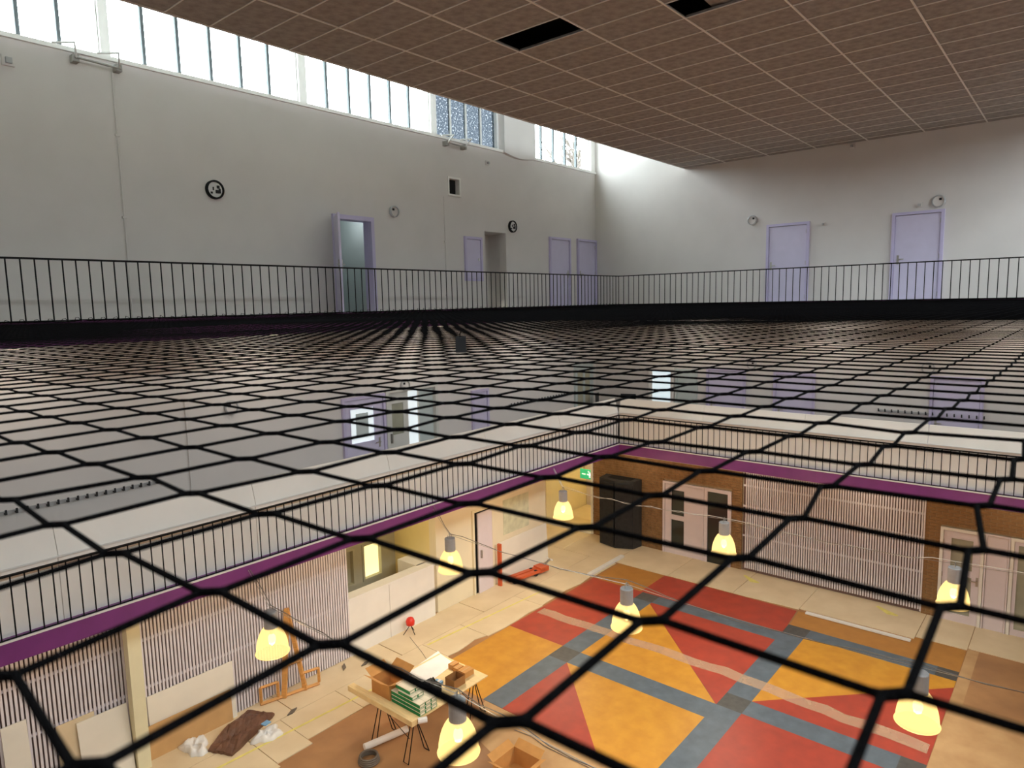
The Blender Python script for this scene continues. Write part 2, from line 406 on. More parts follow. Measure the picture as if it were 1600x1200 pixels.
lino(rect(XB, c1, 4.22, 4.68), 'lino_blue'); lino(rect(c1, c2, 4.22, 4.68), 'lino_dark'); lino(rect(c2, c3, 4.22, 4.68), 'lino_blue'); lino(rect(c3, c4, 4.22, 4.68), 'lino_dark')
lino([(a1, 7.60), (XB, 7.60), (XB, 5.60)], 'lino_red'); lino([(a1, 7.60), (XB, 5.60), (XB, 4.68), (a1, 4.68)], 'lino_yellow')
lino(rect(a1, a2, 4.68, 7.60), 'lino_blue')
lino([(a2, 7.6), (13.85, 7.6), (a2, 4.70)], 'lino_yellow'); lino([(13.85, 7.6), (a3, 7.6), (a3, 4.68), (a2, 4.68)], 'lino_red')
lino(rect(a3, a4, 4.68, 7.60), 'lino_blue'); lino([(a4, 4.66), (XT, 4.76), (XT, 8.12), (a4, 8.12)], 'lino_red')
lino([(c2, 4.22), (c3, 4.22), (c3, 1.5), (14.13, 1.5)], 'lino_yellow'); lino([(c2, 4.22), (14.13, 1.5), (c2, 1.5)], 'lino_red')
lino(rect(c1, c2, 1.85, 4.22), 'lino_blue'); lino(rect(c1, c2, 1.5, 1.85), 'lino_dark')
lino(rect(c3, c4, 1.85, 4.22), 'lino_blue'); lino(rect(c3, c4, 1.5, 1.85), 'lino_dark')
lino([(c4, 1.5), (15.82, 1.5), (15.82, 2.41), (XT, 4.72), (c4, 4.66)], 'lino_ochre'); lino(rect(XB, c1, 1.5, 4.22), 'lino_red')
lino(rect(10.6, 15.9, -1.2, 1.49), 'floor_tan', -.003); lino(rect(13.6, 15.9, -1.2, 1.3), 'floor_brown', -.001)
lino([(7.2, 4.2), (8.48, 4.2), (8.48, 8.0), (7.7, 7.7), (7.3, 6.4)], 'floor_tan', -.003)
# faded stripe of dust across the pattern
fy = np.linspace(1.55, 9.45, 26)
lo = [(11.93-.02*abs(y-5)+random.uniform(-.03, .03)-(.1 if y < 4 else 0), y) for y in fy]; hi = [(x+.30+random.uniform(-.02, .02), y) for x, y in lo]
MB().prism(lo+hi[::-1], .0062, .0075).build('dust_stripe', 'dust_film', floor)
# cream protection boards, laid loosely
def board(poly, z=.016, m='board_cream'): return MB().prism(poly, 0, z).build('floor_board', m, floor)
xs = [-1.9, .6, 3.0, 5.15, 5.80, 6.95, 9.15, 10.3, 12.2, 14.35]
ye = [9.3, 9.36, 9.32, 9.42, 9.57, 9.60, 9.66, 9.55, 9.58]
for i in range(9):
    a, b_ = xs[i], xs[i+1]-.012
    wav = [(a+(b_-a)*q/4, ye[i]+(random.uniform(-.05, .05) if i >= 5 else 0)) for q in range(5)]
    board([*wav, (b_, 10.42), (a, 10.42)], .016+.002*(i % 2))
for i, (a, b_) in enumerate(zip([-1.9, 1.2, 3.6, 6.1, 8.6, 11.1, 13.4], [1.19, 3.59, 6.09, 8.59, 11.09, 13.39, 15.52])):
    board(rect(a, b_-.01, 10.43, YW-.01 if b_ < 15 else 13.2), .015+.002*(i % 3))
ybs = [-3.2, -.4, 1.5, 2.42, 4.75, 6.3, 8.05, 9.72]
xes = [15.93, 15.93, 15.85, 15.72, 15.66, 15.62, 15.60]
for i in range(7):
    a, b_ = ybs[i], ybs[i+1]-.012
    e = [(xes[i]+(random.uniform(-.05, .04) if i in (4,) else 0), a+(b_-a)*q/5) for q in range(6)]
    board([*e[::-1], (XW-.01, a), (XW-.01, b_)], .015+.002*(i % 2))
board(rect(14.36, 15.52, 9.56, 10.42)); board(rect(15.53, XW-.01, 9.73, 11.4), .018); board(rect(15.53, XW+.1, 11.41, 13.2), .015)
board(rect(17.46, 19.98, 11.32, 13.28), .012, 'board_cream')
for a, b_, y in ((4.2, 9.0, 10.05), (9.2, 12.8, 10.3)):
    MB().prism([(a, y), (b_, y-.25), (b_, y-.21), (a, y+.05)], .0185, .0195).build('tape_strip', 'yellow_tape', floor)
for x, y, l in ((16.5, 6.2, .8), (16.6, 3.1, .7)):
    MB().prism([(x, y), (x+.3, y+.3), (x+.3+.05, y+.26), (x+.1, y-.2), (x+.04, y-.2)], .0185, .0195).build('tape_strip', 'yellow_tape', floor)

# ------------------------------------------------------------------ brick cladding of the right ground wall
bw = thing('brick_facing', (XW-.06, 6, 0), 'brown brick facing around the white doors of the ground floor', 'brick wall')
holesB = [(6.98, 8.98, 0, 2.12), (2.53, 6.70, 0, 3.2), (-.62, 2.23, 0, 2.14)]
for lo_, hi_ in ((-1.4, 2.53), (6.70, 11.40)):
    bk = MB()
    for a0, a1_, b0, b1 in cells(lo_, hi_, 0, 3.16, holesB): bk.box(XW-.055, XW-.001, a0, a1_, b0, b1)
    bk.build('mortar_bed', 'mortar', bw)
BL, BH = .22, .072
bm_full = MB().box(0, .012, 0, BL-.012, 0, BH-.012).mesh('brick', 'brick')
rest = MB(); spots = []
for r in range(44):
    z = .006+r*BH
    if z+BH > 3.17: break
    off = (r % 2)*BL/2
    y = -1.4-off
    while y < 11.4:
        y0, y1 = max(y, -1.4), min(y+BL-.012, 11.39)
        if y1-y0 > .03:
            segs = [(y0, y1)]
            for h in holesB:
                if z < h[3]-.01:
                    ns = []
                    for s0, s1 in segs:
                        if s1 <= h[0] or s0 >= h[1]: ns.append((s0, s1))
                        else:
                            if s0 < h[0]-.02: ns.append((s0, h[0]))
                            if s1 > h[1]+.02: ns.append((h[1], s1))
                    segs = ns
            for s0, s1 in segs: spots.append((s0, s1, z))
        y += BL
vis = [s for s in spots if s[0] > .55 and s[0] < 2.6]
vis.sort(key=lambda s: (s[1]-s[0] < .2, s[0]))
chosen = set(vis[:300])
for s in spots:
    if s in chosen: inst(bm_full, 'brick', bw, (XW-.067+random.uniform(0, .004), s[0], s[2]), 0, (1, (s[1]-s[0])/(BL-.012), 1))
    else: rest.box(XW-.067+random.uniform(0, .004), XW-.05, s[0], s[1], s[2], s[2]+BH-.012)
rest.build('brick_courses', 'brick', bw, kind='stuff')
MB().box(XW-.09, XW+.02, 11.36, 11.44, 0, 3.16).build('trim_%d' % k, 'white_paint', kind='structure'); k += 1
MB().box(XW-.12, XW+.24, 11.44, 13.3, 0, .05).build('trim_%d' % k, 'white_paint', kind='structure'); k += 1

# ------------------------------------------------------------------ alcove and lit room behind the far corner
wall('wall_alcove', 'y', 13.3, 14.4, 20.4, 0, F2-.15, m='wall_cream')
wall('wall_alcove_side', 'x', 14.6, 11.49, 13.3, 0, F2-.15, m='wall_cream', sign=-1)
wall('wall_back_room', 'x', 20.0, 11.0, 13.5, 0, F2-.15, m='wall_yellow')
wall('wall_back_room_side', 'y', 11.30, 17.42, 20.4, 0, F2-.15, m='wall_yellow', sign=-1)
MB().box(14.4, 20.4, YW, 13.5, F2-.15, F2-.05).build('ceiling_alcove', 'soffit', kind='structure')
MB().box(19.6, 19.98, 12.55, 13.28, 0, 2.6).build('wall_back_room_pier', 'pale_lilac', kind='structure')
ex = thing('exit_sign', (18.5, 12.42, 1.35), 'green and white escape route sign glowing beyond the corner opening', 'sign')
MB().box(18.48, 18.53, 12.06, 12.78, 1.30, 1.62).build('sign_box', 'exit_green', ex)
fig = MB()
fig.box(18.47, 18.48, 12.14, 12.24, 1.34, 1.58); fig.box(18.47, 18.48, 12.56, 12.70, 1.44, 1.48)
fig.prism([(18.47, 12.30), (18.48, 12.30), (18.48, 12.50), (18.47, 12.50)], 1.44, 1.48)
fig.lathe([(.028, 0), (.028, .01)], (18.48, 12.44, 1.56), 10, 'x'); fig.box(18.47, 18.48, 12.36, 12.42, 1.36, 1.54)
fig.build('pictogram', 'exit_white', ex)
MB().box(18.49, 18.51, 12.2, 12.22, 1.62, F2-.15).build('hanger', 'steel', ex); MB().box(18.49, 18.51, 12.62, 12.64, 1.62, F2-.15).build('hanger', 'steel', ex)

# ---- glazed recess in the left ground wall
wall('wall_recess', 'y', 12.75, 7.6, 10.75, 0, F2-.15, [(9.42, 10.02, .72, 1.62), (8.25, 9.2, 1.75, 2.5), (9.42, 10.02, 1.75, 2.5), (8.25, 9.2, .72, 1.62)], m='frame_olive')
wall('wall_recess_side', 'x', 10.42, YW+.22, 12.75, 0, F2-.15, m='wall_yellow')
wall('wall_recess_end', 'x', 7.92, YW+.22, 12.75, 0, F2-.15, m='wall_cream', sign=-1)
MB().box(7.7, 10.64, YW, 12.97, F2-.15, F2-.05).build('ceiling_recess', 'soffit', kind='structure')
for wi, (a, b_, c, d, m) in enumerate([(9.42, 10.02, .72, 1.62, 'lit_warm'), (8.25, 9.2, 1.75, 2.5, 'lit_warm'), (9.42, 10.02, 1.75, 2.5, 'lit_warm'), (8.25, 9.2, .72, 1.62, 'frame_olive')]):
    w = thing('window_%d' % (8+wi), ((a+b_)/2, 12.8, c), kind='structure')
    MB().box(a, b_, 12.84, 12.86, c, d).build('pane', m, w)
    fr = MB()
    for q in ((a, a+.05, c, d), (b_-.05, b_, c, d), (a+.05, b_-.05, c, c+.05), (a+.05, b_-.05, d-.05, d)): fr.box(q[0], q[1], 12.72, 12.84, q[2], q[3])
    fr.build('frame', 'frame_olive', w)
lw = thing('low_wall', (9.1, YW, 0), 'low white panelled parapet wall below the glazed recess', 'low wall')
for a, b_ in ((7.90, 8.95), (8.96, 10.28)): MB().box(a, b_, YW-.06, YW+.16, 0, 1.22).build('panel', 'white_paint', lw)
MB().box(7.89, 10.30, YW-.08, YW+.2, 1.22, 1.26).build('coping', 'white_paint', lw)
MB().box(9.95, 10.40, YW+.16, 12.1, 0, 1.26).build('return_panel', 'white_paint', lw)

# ------------------------------------------------------------------ slatted wall linings
def slats_on_left():
    t = thing('slatted_lining', (4.6, YW-.05, 0), 'long lilac vertical slat lining behind the leaning boards', 'wall lining')
    MB().box(.0, 7.90, YW-.02, YW-.001, 0, 3.1).build('backing', 'slat_back', t)
    for z in (.35, 1.15, 1.95, 2.7): MB().box(.0, 7.90, YW-.045, YW-.02, z, z+.045).build('batten', 'slat', t)
    me = MB().box(-.016, .016, YW-.075, YW-.045, .03, 3.1).mesh('slat', 'slat')
    n = int(7.8/.056)
    for i in range(n): inst(me, 'slat', t, (7.875-i*.056, 0, 0))
def slats_on_right():
    t = thing('slatted_lining', (XW-.05, 4.6, 0), 'lilac vertical slat lining between the two brick sections', 'wall lining')
    MB().box(XW-.02, XW-.001, 2.55, 6.68, 0, 3.1).build('backing', 'slat_back', t)
    for z in (.35, .95, 1.75, 2.3): MB().box(XW-.05, XW-.02, 2.55, 6.68, z, z+.045).build('batten', 'slat', t)
    me = MB().box(XW-.085, XW-.05, -.016, .016, .10, 3.0).mesh('slat', 'slat')
    for i in range(int(4.1/.057)): inst(me, 'slat', t, (0, 2.59+i*.057, 0))
    MB().box(XW-.09, XW-.02, 2.53, 2.56, .06, 3.02).build('edge_strip', 'slat', t)
slats_on_left(); slats_on_right()

# ------------------------------------------------------------------ doors
dn = [1]
def wb(plane):        # box given in wall coordinates: along, out of the wall, up
    if plane == 'y': return lambda b, u0, u1, n0, n1, z0, z1: b.box(u0, u1, YW-n1, YW-n0, z0, z1)
    return lambda b, u0, u1, n0, n1, z0, z1: b.box(XW-n1, XW-n0, u0, u1, z0, z1)
def door(plane, u0, u1, z0, z1, leaf='lavender', frame='lavender_deep', fw=.06, n=0., hu=None, hz=1.02, win=None, glass='dark_glass', base=None, closer=False):
    B = wb(plane); c = (u0+u1)/2
    d = thing('door_%d' % dn[0], ((c, YW-n, z0) if plane == 'y' else (XW-n, c, z0)), kind='structure'); dn[0] += 1
    fr = MB(); B(fr, u0, u0+fw, n, n+.06, z0, z1); B(fr, u1-fw, u1, n, n+.06, z0, z1); B(fr, u0+fw, u1-fw, n, n+.06, z1-fw, z1)
    fr.build('door_frame', frame, d)
    l = MB()
    if win:
        for a0, a1_, b0, b1 in cells(u0+fw+.006, u1-fw-.006, z0+.01, z1-fw-.012, win): B(l, a0, a1_, n, n+.03, b0, b1)
    else: B(l, u0+fw+.006, u1-fw-.006, n, n+.03, z0+.01, z1-fw-.012)
    lf = l.build('door_leaf', leaf, d)
    for h in (win or []):
        g = MB(); B(g, h[0], h[1], n+.004, n+.012, h[2], h[3]); g.build('glazing', glass, lf)
        q = MB(); e = .02
        for a0, a1_, b0, b1 in ((h[0]-e, h[0], h[2]-e, h[3]+e), (h[1], h[1]+e, h[2]-e, h[3]+e), (h[0], h[1], h[2]-e, h[2]), (h[0], h[1], h[3], h[3]+e)): B(q, a0, a1_, n+.03, n+.042, b0, b1)
        q.build('glazing_bead', leaf, lf)
    if hu is not None:
        h = MB(); B(h, hu-.022, hu+.022, n+.03, n+.036, z0+hz-.11, z0+hz+.09); s = 1 if hu < c else -1
        B(h, hu-.01, hu+.01, n+.036, n+.08, z0+hz-.01, z0+hz+.01); B(h, min(hu, hu+s*.12), max(hu, hu+s*.12), n+.066, n+.082, z0+hz-.01, z0+hz+.01)
        h.build('handle', 'steel', lf)
    B2 = MB()
    for q in (.25, 1.05, 1.8):
        if z0+q < z1-.2 and hu is not None:
            e = u1-fw-.003 if hu < c else u0+fw+.003
            B(B2, e-.012, e+.012, n+.03, n+.045, z0+q-.05, z0+q+.05)
    if B2.v: B2.build('hinge', 'steel', lf)
    return d
# upper gallery
door('y', 14.91, 15.87, F3, 8.94, hu=15.75); door('y', 16.22, 17.19, F3, 8.96, hu=16.35)
door('x', 5.22, 6.23, F3, 8.97, hu=6.11); door('x', 2.48, 3.47, F3, 8.98, hu=3.33)
# upper gallery hatch, not reaching the floor
d = thing('hatch_door', (11.92, YW, 7.73), 'small lavender service hatch beside the white wall recess', 'hatch')
B = wb('y'); b = MB(); B(b, 11.63, 11.69, 0, .05, 7.73, 8.76); B(b, 12.17, 12.23, 0, .05, 7.73, 8.76); B(b, 11.69, 12.17, 0, .05, 8.70, 8.76); B(b, 11.69, 12.17, 0, .05, 7.73, 7.79); b.build('frame', 'lavender_deep', d)
b = MB(); B(b, 11.70, 12.16, .0, .03, 7.80, 8.69); b.build('panel', 'lavender', d)
b = MB(); B(b, 12.08, 12.11, .03, .06, 8.2, 8.26); b.build('latch', 'white_metal', d)
# open door on the upper left wall
d = thing('door_%d' % dn[0], (8.5, YW, F3), kind='structure'); dn[0] += 1
b = MB(); B(b, 8.0, 8.075, -.215, .05, F3, 8.97); B(b, 8.915, 8.99, -.215, .05, F3, 8.97); B(b, 8.075, 8.915, -.215, .05, 8.885, 8.97); b.build('door_frame', 'lavender_deep', d)
b = MB().obox((8.05, YW-.05, F3+.01), (-.425, -.735, 0), (-.033, .019, 0), (0, 0, 1.93)); lf = b.build('door_leaf', 'lavender', d)
b = MB(); b.box(7.58, 7.74, YW-.72, YW-.70, F3+1.0, F3+1.02); b.box(7.62, 7.69, YW-.72, YW-.68, F3+.9, F3+1.1); b.build('handle', 'steel', lf)
# side rooms behind the openings, the store room lit by an added lamp
def room(tagname, a, b_, y1, z0, z1, m, top='clear_glass'):
    wall('wall_'+tagname, 'y', y1, a-.1, b_+.1, z0, z1, m=m); wall('wall_%s_side' % tagname, 'x', a-.1, YW+.22, y1, z0, z1, m=m, sign=-1, t=.1)
    wall('wall_%s_end' % tagname, 'x', b_+.1, YW+.22, y1, z0, z1, m=m, t=.1)
    MB().box(a-.1, b_+.1, YW+.22, y1, z0-.05, z0).build('floor_'+tagname, 'gallery_floor', kind='structure')
room('store_room', 7.9, 9.6, 13.4, F3, 9.3, 'wall_grey')
MB().box(7.7, 9.8, YW+.22, 13.6, 9.3, 9.4).build('ceiling_store_room', 'wall_grey', kind='structure')
room('niche', 12.44, 13.15, 11.95, F3, 8.92, 'wall_white')
MB().box(12.26, 13.35, YW+.22, 12.2, 8.92, 9.0).build('ceiling_niche', 'wall_white', kind='structure')
vt = thing('square_vent_opening', (11.36, YW, 9.66), 'black square opening with a thin white frame high on the wall', 'vent')
b = MB(); 
for q in ((11.16, 11.20, 9.64, 10.06), (11.53, 11.57, 9.64, 10.06), (11.20, 11.53, 9.64, 9.68), (11.20, 11.53, 10.02, 10.06)): B(b, q[0], q[1], 0, .02, q[2], q[3])
b.build('frame', 'white_paint', vt); MB().box(11.18, 11.55, YW+.12, YW+.16, 9.66, 10.04).build('back', 'dark_hole', vt)
# middle gallery doors
d = door('y', 8.00, 9.08, F2, 5.37, hu=8.90, hz=1.05, win=[(8.19, 8.78, 4.42, 5.12)], glass='lit_neutral')
lf = [q for q in d.children if q.name.startswith('door_leaf')][0]; MB().box(8.33, 8.64, YW-.018, YW-.012, 4.54, 5.02).build('inner_pane', 'wall_grey', lf)
door('x', 6.69, 7.75, F2, 5.37, hu=7.6, hz=1.1); door('x', 4.98, 5.97, F2, 5.35, hu=5.83, hz=1.1); door('x', 1.6, 2.58, F2, 5.42, hu=2.45, hz=1.08)
door('y', 11.72, 12.32, F2, 5.12)
door('x', 8.70, 9.47, F2, 5.32, leaf='white_paint', frame='white_paint', win=[(8.80, 9.37, 3.5, 5.2)], glass='lit_cool')
door('x', 8.02, 8.66, F2, 5.30, leaf='wall_grey', frame='wall_grey')
door('y', 16.02, 16.95, F2, 5.42, leaf='wall_grey', frame='wall_grey', win=[(16.16, 16.46, 3.5, 5.2), (16.54, 16.82, 3.5, 5.2)], glass='frame_olive')
# middle gallery opening with an open grey door and a bright strip of window beyond
d = thing('door_%d' % dn[0], (9.5, YW, F2), kind='structure'); dn[0] += 1
b = MB(); B(b, 9.11, 9.185, -.215, .04, F2, 5.42); B(b, 10.535, 10.61, -.215, .04, F2, 5.42); B(b, 9.185, 10.535, -.215, .04, 5.345, 5.42); b.build('door_frame', 'grey_door', d)
l = MB()
for a0, a1_, b0, b1 in cells(9.20, 9.74, F2+.01, 5.34, [(9.30, 9.62, 4.42, 5.10)]): l.box(a0, a1_, YW+.02, YW+.06, b0, b1)
lf = l.build('door_leaf', 'grey_door', d); MB().box(9.30, 9.62, YW+.035, YW+.045, 4.42, 5.10).build('glazing', 'green_glass', lf)
MB().box(9.24, 9.27, YW-.04, YW+.02, F2+.95, F2+1.15).build('handle', 'steel', lf)
room('passage', 9.2, 10.5, 12.4, F2, 6.8, 'wall_white')
w = thing('window_12', (9.92, YW+.1, F2), kind='structure')
MB().box(9.78, 10.06, YW+.06, YW+.08, F2+.05, 5.33).build('pane', 'lit_neutral', w); MB().box(9.75, 9.78, YW+.04, YW+.1, F2, 5.36).build('frame', 'white_paint', w); MB().box(10.06, 10.09, YW+.04, YW+.1, F2, 5.36).build('frame', 'white_paint', w)
MB().box(10.09, 10.55, YW+.06, YW+.10, F2, 5.36).build('wall_passage_panel', 'wall_grey', kind='structure')
# ground doors in the brick
N0 = .055
door('x', 7.74, 8.98, 0, 2.10, leaf='pale_lilac', frame='pale_lilac', n=N0, win=[(8.33, 8.72, .28, 1.02), (8.33, 8.72, 1.16, 1.88)])
door('x', 6.98, 7.73, 0, 2.10, leaf='dark_glass', frame='pale_lilac', n=N0, fw=.09)  # dark leaf stands for an unlit opening, its shade put into the colour
ol = MB().obox((XW-.12, 7.08, .02), (-.10, .05, 0), (-.03, -.03, 0), (0, 0, 1.96)); 
door('x', 1.42, 2.23, 0, 2.12, leaf='pale_lilac', frame='white_paint', n=N0, hu=1.52, win=[(1.62, 2.02, 1.22, 1.90), (1.62, 2.02, .2, 1.08)], glass='green_glass')
door('x', .98, 1.41, 0, 2.12, leaf='pale_lilac', frame='pale_lilac', n=N0, fw=.03)
door('x', -.60, .97, 0, 2.12, leaf='pale_lilac', frame='white_paint', n=N0, win=[(-.45, .84, .15, 1.98)], glass='green_glass')
# ground door on the cream left wall, standing ajar
d = thing('door_%d' % dn[0], (12.0, YW, 0), kind='structure'); dn[0] += 1
b = MB(); B(b, 11.62, 11.68, 0, .05, 0, 2.16); B(b, 12.32, 12.38, 0, .05, 0, 2.16); B(b, 11.68, 12.32, 0, .05, 2.10, 2.16); b.build('door_frame', 'wall_cream', d)
MB().box(11.68, 12.32, YW-.004, YW-.001, 0, 2.10).build('gap_shade', 'dark_hole', d)  # near-black sheet on the wall, paints the shade behind the leaf
lf = MB().obox((12.31, YW-.02, .01), (-.54, -.02, 0), (0, -.035, 0), (0, 0, 2.05)).build('door_leaf', 'pale_lilac', d)
MB().box(11.84, 11.87, YW-.12, YW-.075, .92, 1.12).build('handle', 'steel', lf)

# ------------------------------------------------------------------ railings
bal_me = {}
def railing(name, p0, p1, ztop, zbot, label, step=.14):
    p0 = np.array(p0); p1 = np.array(p1); d = p1-p0; L_ = np.linalg.norm(d); d /= L_
    t = thing(name, (p0[0], p0[1], zbot), label, 'railing')
    nrm = np.array([-d[1], d[0]])
    def bx(z0, z1, hw): return MB().obox((*(p0-nrm*hw), z0), (*(d*L_), 0), (*(nrm*2*hw), 0), (0, 0, z1-z0))
    bx(ztop-.022, ztop, .020).build('handrail', 'black_metal', t); bx(zbot+.004, zbot+.016, .008).build('bottom_rail', 'black_metal', t)
    key = round(ztop-zbot, 3)
    if key not in bal_me: bal_me[key] = MB().tube([(0, 0, 0), (0, 0, ztop-zbot-.02)], .0085, 5).mesh('baluster', 'black_metal')
    for i in range(int(L_/step)+1): q = p0+d*(L_-i*step); inst(bal_me[key], 'baluster', t, (q[0], q[1], zbot))
    return t
railing('railing', (-.1, YR), (XR, YR), ZR3, 7.09, 'thin black bar railing above the net along the left upper gallery')
railing('railing', (XR, YR2+.1), (XR, YR), ZR3, 7.09, 'thin black bar railing above the net along the right upper gallery', .145)
railing('railing', (-.1, YR-.01), (XR, YR-.01), ZR2, 3.455, 'thin black bar railing seen through the net on the left lower gallery')
railing('railing', (XR-.01, YR2+.1), (XR-.01, YR-.01), ZR2, 3.455, 'thin black bar railing seen through the net on the right lower gallery', .145)
# white screens standing behind the lower railings
def screen(p0, p1, nrm, label):
    p0 = np.array(p0); p1 = np.array(p1); d = p1-p0; L_ = np.linalg.norm(d); d /= L_; nrm = np.array(nrm)
    t = thing('parapet_screen', (*p0, 3.455), label, 'screen')
    n = max(1, round(L_/2.4)); w = L_/n
    for i in range(n):
        a = p0+d*(w*i+.004)
        MB().obox((*(a+nrm*.09), 3.455), (*(d*(w-.008)), 0), (*(nrm*.03), 0), (0, 0, ZR2+.03-3.455)).build('lower_panel', 'white_screen', t)
        MB().obox((*(a+nrm*.075), ZR2+.05), (*(d*(w-.008)), 0), (*(nrm*.03), 0), (nrm[0]*.10, nrm[1]*.10, .36)).build('upper_panel', 'white_screen', t)  # upper panel tilted back so it catches more skylight
    MB().obox((*(p0+nrm*.06), ZR2+.028), (*(d*L_), 0), (*(nrm*.06), 0), (0, 0, .022)).build('capping', 'white_paint', t)
screen((-.1, YR), (XR+.09, YR), (0, 1), 'white boarded screen behind the left lower railing')
screen((XR, YR2+.1), (XR, YR+.055), (1, 0), 'white boarded screen behind the right lower railing')

# ------------------------------------------------------------------ safety net
HN = .154
knots = {(0,0):(137,1196),(1,0):(515,1007),(2,0):(750,895),(3,0):(916,824),(4,0):(1025,774),(5,0):(1102,736),(6,0):(1175,706),
(0,-1):(4,1056),(1,-1):(329,925),(2,-1):(562,842),(3,-1):(731,787),(4,-1):(857,746),(5,-1):(945,714),(6,-1):(1025,691),
(1,1):(795,1128),(2,1):(1017,970),(3,1):(1157,872),(4,1):(1245,810),(5,1):(1292,760),(6,1):(1350,726),(7,1):(1388,697),(8,1):(1420,676),
(2,2):(1397,1085),(3,2):(1485,948),(4,2):(1525,860),(5,2):(1536,790),(6,2):(1572,749),(7,2):(1592,718),
(1,-2):(179,865),(2,-2):(415,803),(3,-2):(590,759),(4,-2):(723,725),(5,-2):(820,697),
(1,-3):(87,820),(2,-3):(300,771),(3,-3):(478,737),(4,-3):(607,707),(5,-3):(712,683),
(1,-4):(12,781),(2,-4):(225,746),(3,-4):(382,717),(4,-4):(510,691),(5,-4):(625,671)}
I0, I1, J0, J1 = -2, 160, -90, 26
NI, NJ = I1-I0+1, J1-J0+1
ii, jj = np.meshgrid(np.arange(I0, I1+1), np.arange(J0, J1+1), indexing='ij')
def smooth_noise(shape, amp, k):
    a = rng.normal(size=(shape[0]//k+3, shape[1]//k+3))
    u = np.arange(shape[0])/k; v = np.arange(shape[1])/k
    u0 = u.astype(int); v0 = v.astype(int); fu = (u-u0)[:, None]; fv = (v-v0)[None]
    g = lambda p, q: a[np.ix_(p, q)]
    return amp*((1-fu)*(1-fv)*g(u0, v0)+fu*(1-fv)*g(u0+1, v0)+(1-fu)*fv*g(u0, v0+1)+fu*fv*g(u0+1, v0+1))
GX = HN*(.481+.642*ii+.041*jj)+rng.normal(size=ii.shape)*.0010+smooth_noise(ii.shape, .007, 9)*np.clip((ii-3)/10, 0, 1)
GY = HN*(1.674-.008*ii-.662*jj)+rng.normal(size=ii.shape)*.0010+smooth_noise(ii.shape, .007, 9)*np.clip((ii-3)/10, 0, 1)
for (i, j), p in knots.items():
    q = onZ(p[0], p[1], H-HN); GX[i-I0, j-J0] = q[0]; GY[i-I0, j-J0] = q[1]
GZ = H-.108-.046*(1-np.exp(-np.clip(XR-GX, 0, 99)/1.2))*(1-np.exp(-np.clip(YR-GY, 0, 99)/1.2))
GZ += smooth_noise(ii.shape, .004, 12)*np.clip((ii-8)/20, 0, 1)
ok = (GX > -.2) & (GX < XR-.04) & (GY < YR-.04) & (GY > -1.9)
net = thing('safety_net', (7.5, 3.5, H-.15), 'black knotless square mesh safety net spanning the open well', 'net')
S_ = .0036
def rope(line):
    pts, rad = [], []
    for (i, j) in line:
        a, b_ = i-I0, j-J0; x, y, z = GX[a, b_], GY[a, b_], GZ[a, b_]
        near = x < 2.2 and y < 2.6
        if near:
            s = S_
            e = ((x-s, y+s, z), (x+s, y-s, z))
            pts += [e[0], e[1]]; rad += [.0026, .0026]
        else: pts.append((x, y, z)); rad.append(.0017)
    return pts, rad
def add_rope(line):
    if len(line) < 3: return
    pts, rad = rope(line)
    P = [pts[0]]; Rr = [rad[0]]
    for q in range(1, len(pts)):                       # slimmer between the joints where the rope is close
        a, b_ = np.array(pts[q-1]), np.array(pts[q]); L_ = np.linalg.norm(b_-a)
        if L_ > .03 and a[0] < 2.2 and a[1] < 2.6:
            for t in (.04, .08, .5, .92, .96): P.append(tuple(a+(b_-a)*t)); Rr.append(.0020)
        P.append(pts[q]); Rr.append(rad[q])
    near = min(p[0]*p[0]+p[1]*p[1] for p in pts) < 2.2
    MB().tube(P, Rr, 8 if near else 4, cap=False).build('rope', 'black_rope', net, smooth=True)
for i in range(I0, I1+1):
    add_rope([(i, j) for j in range(J0, J1+1) if ok[i-I0, j-J0]])
for j in range(J0, J1+1):
    add_rope([(i, j) for i in range(I0, I1+1) if ok[i-I0, j-J0]])
MB().tube([(-.15, YR-.035, H-.11)]+[(x, YR-.035+random.uniform(-.01, .01), H-.108+random.uniform(-.008, .008)) for x in np.arange(0, 15.2, .14)]+[(XR-.035, YR-.035, H-.108)]+
          [(XR-.035+random.uniform(-.01, .01), y, H-.108+random.uniform(-.006, .006)) for y in np.arange(9.1, -1.9, -.145)], .008, 5).build('border_rope', 'black_rope', net, smooth=True)
lash = MB()
for x in np.arange(1.6, 15.2, .14):
    z = H-.108; lash.tube([(x, YR-.035, z-.01), (x+.02, YR-.01, z+.02+random.uniform(0, .02)), (x+.05, YR-.02, z+.01+random.uniform(0, .03)), (x+.07, YR-.04, z-.01)], .004, 4)
lash.build('lashing', 'black_rope', net, kind='stuff')
g = onZ(720, 552, H-.158)
tg = thing('net_tag', (g[0], g[1], H-.15), 'small black tag hanging on the net near the picture centre', 'tag')
u = np.array([ROT[0, 0], ROT[1, 0], 0]); u /= np.linalg.norm(u)
MB().obox(np.array([g[0], g[1], H-.156])-u*.016, u*.034, (.003, .003, 0), (0, 0, .052)).build('plate', 'charcoal', tg)
MB().tube([(g[0], g[1], H-.105), (g[0]-.003, g[1], H-.098), (g[0]+.003, g[1], H-.09)], .002, 5).build('tie', 'black_rope', tg)

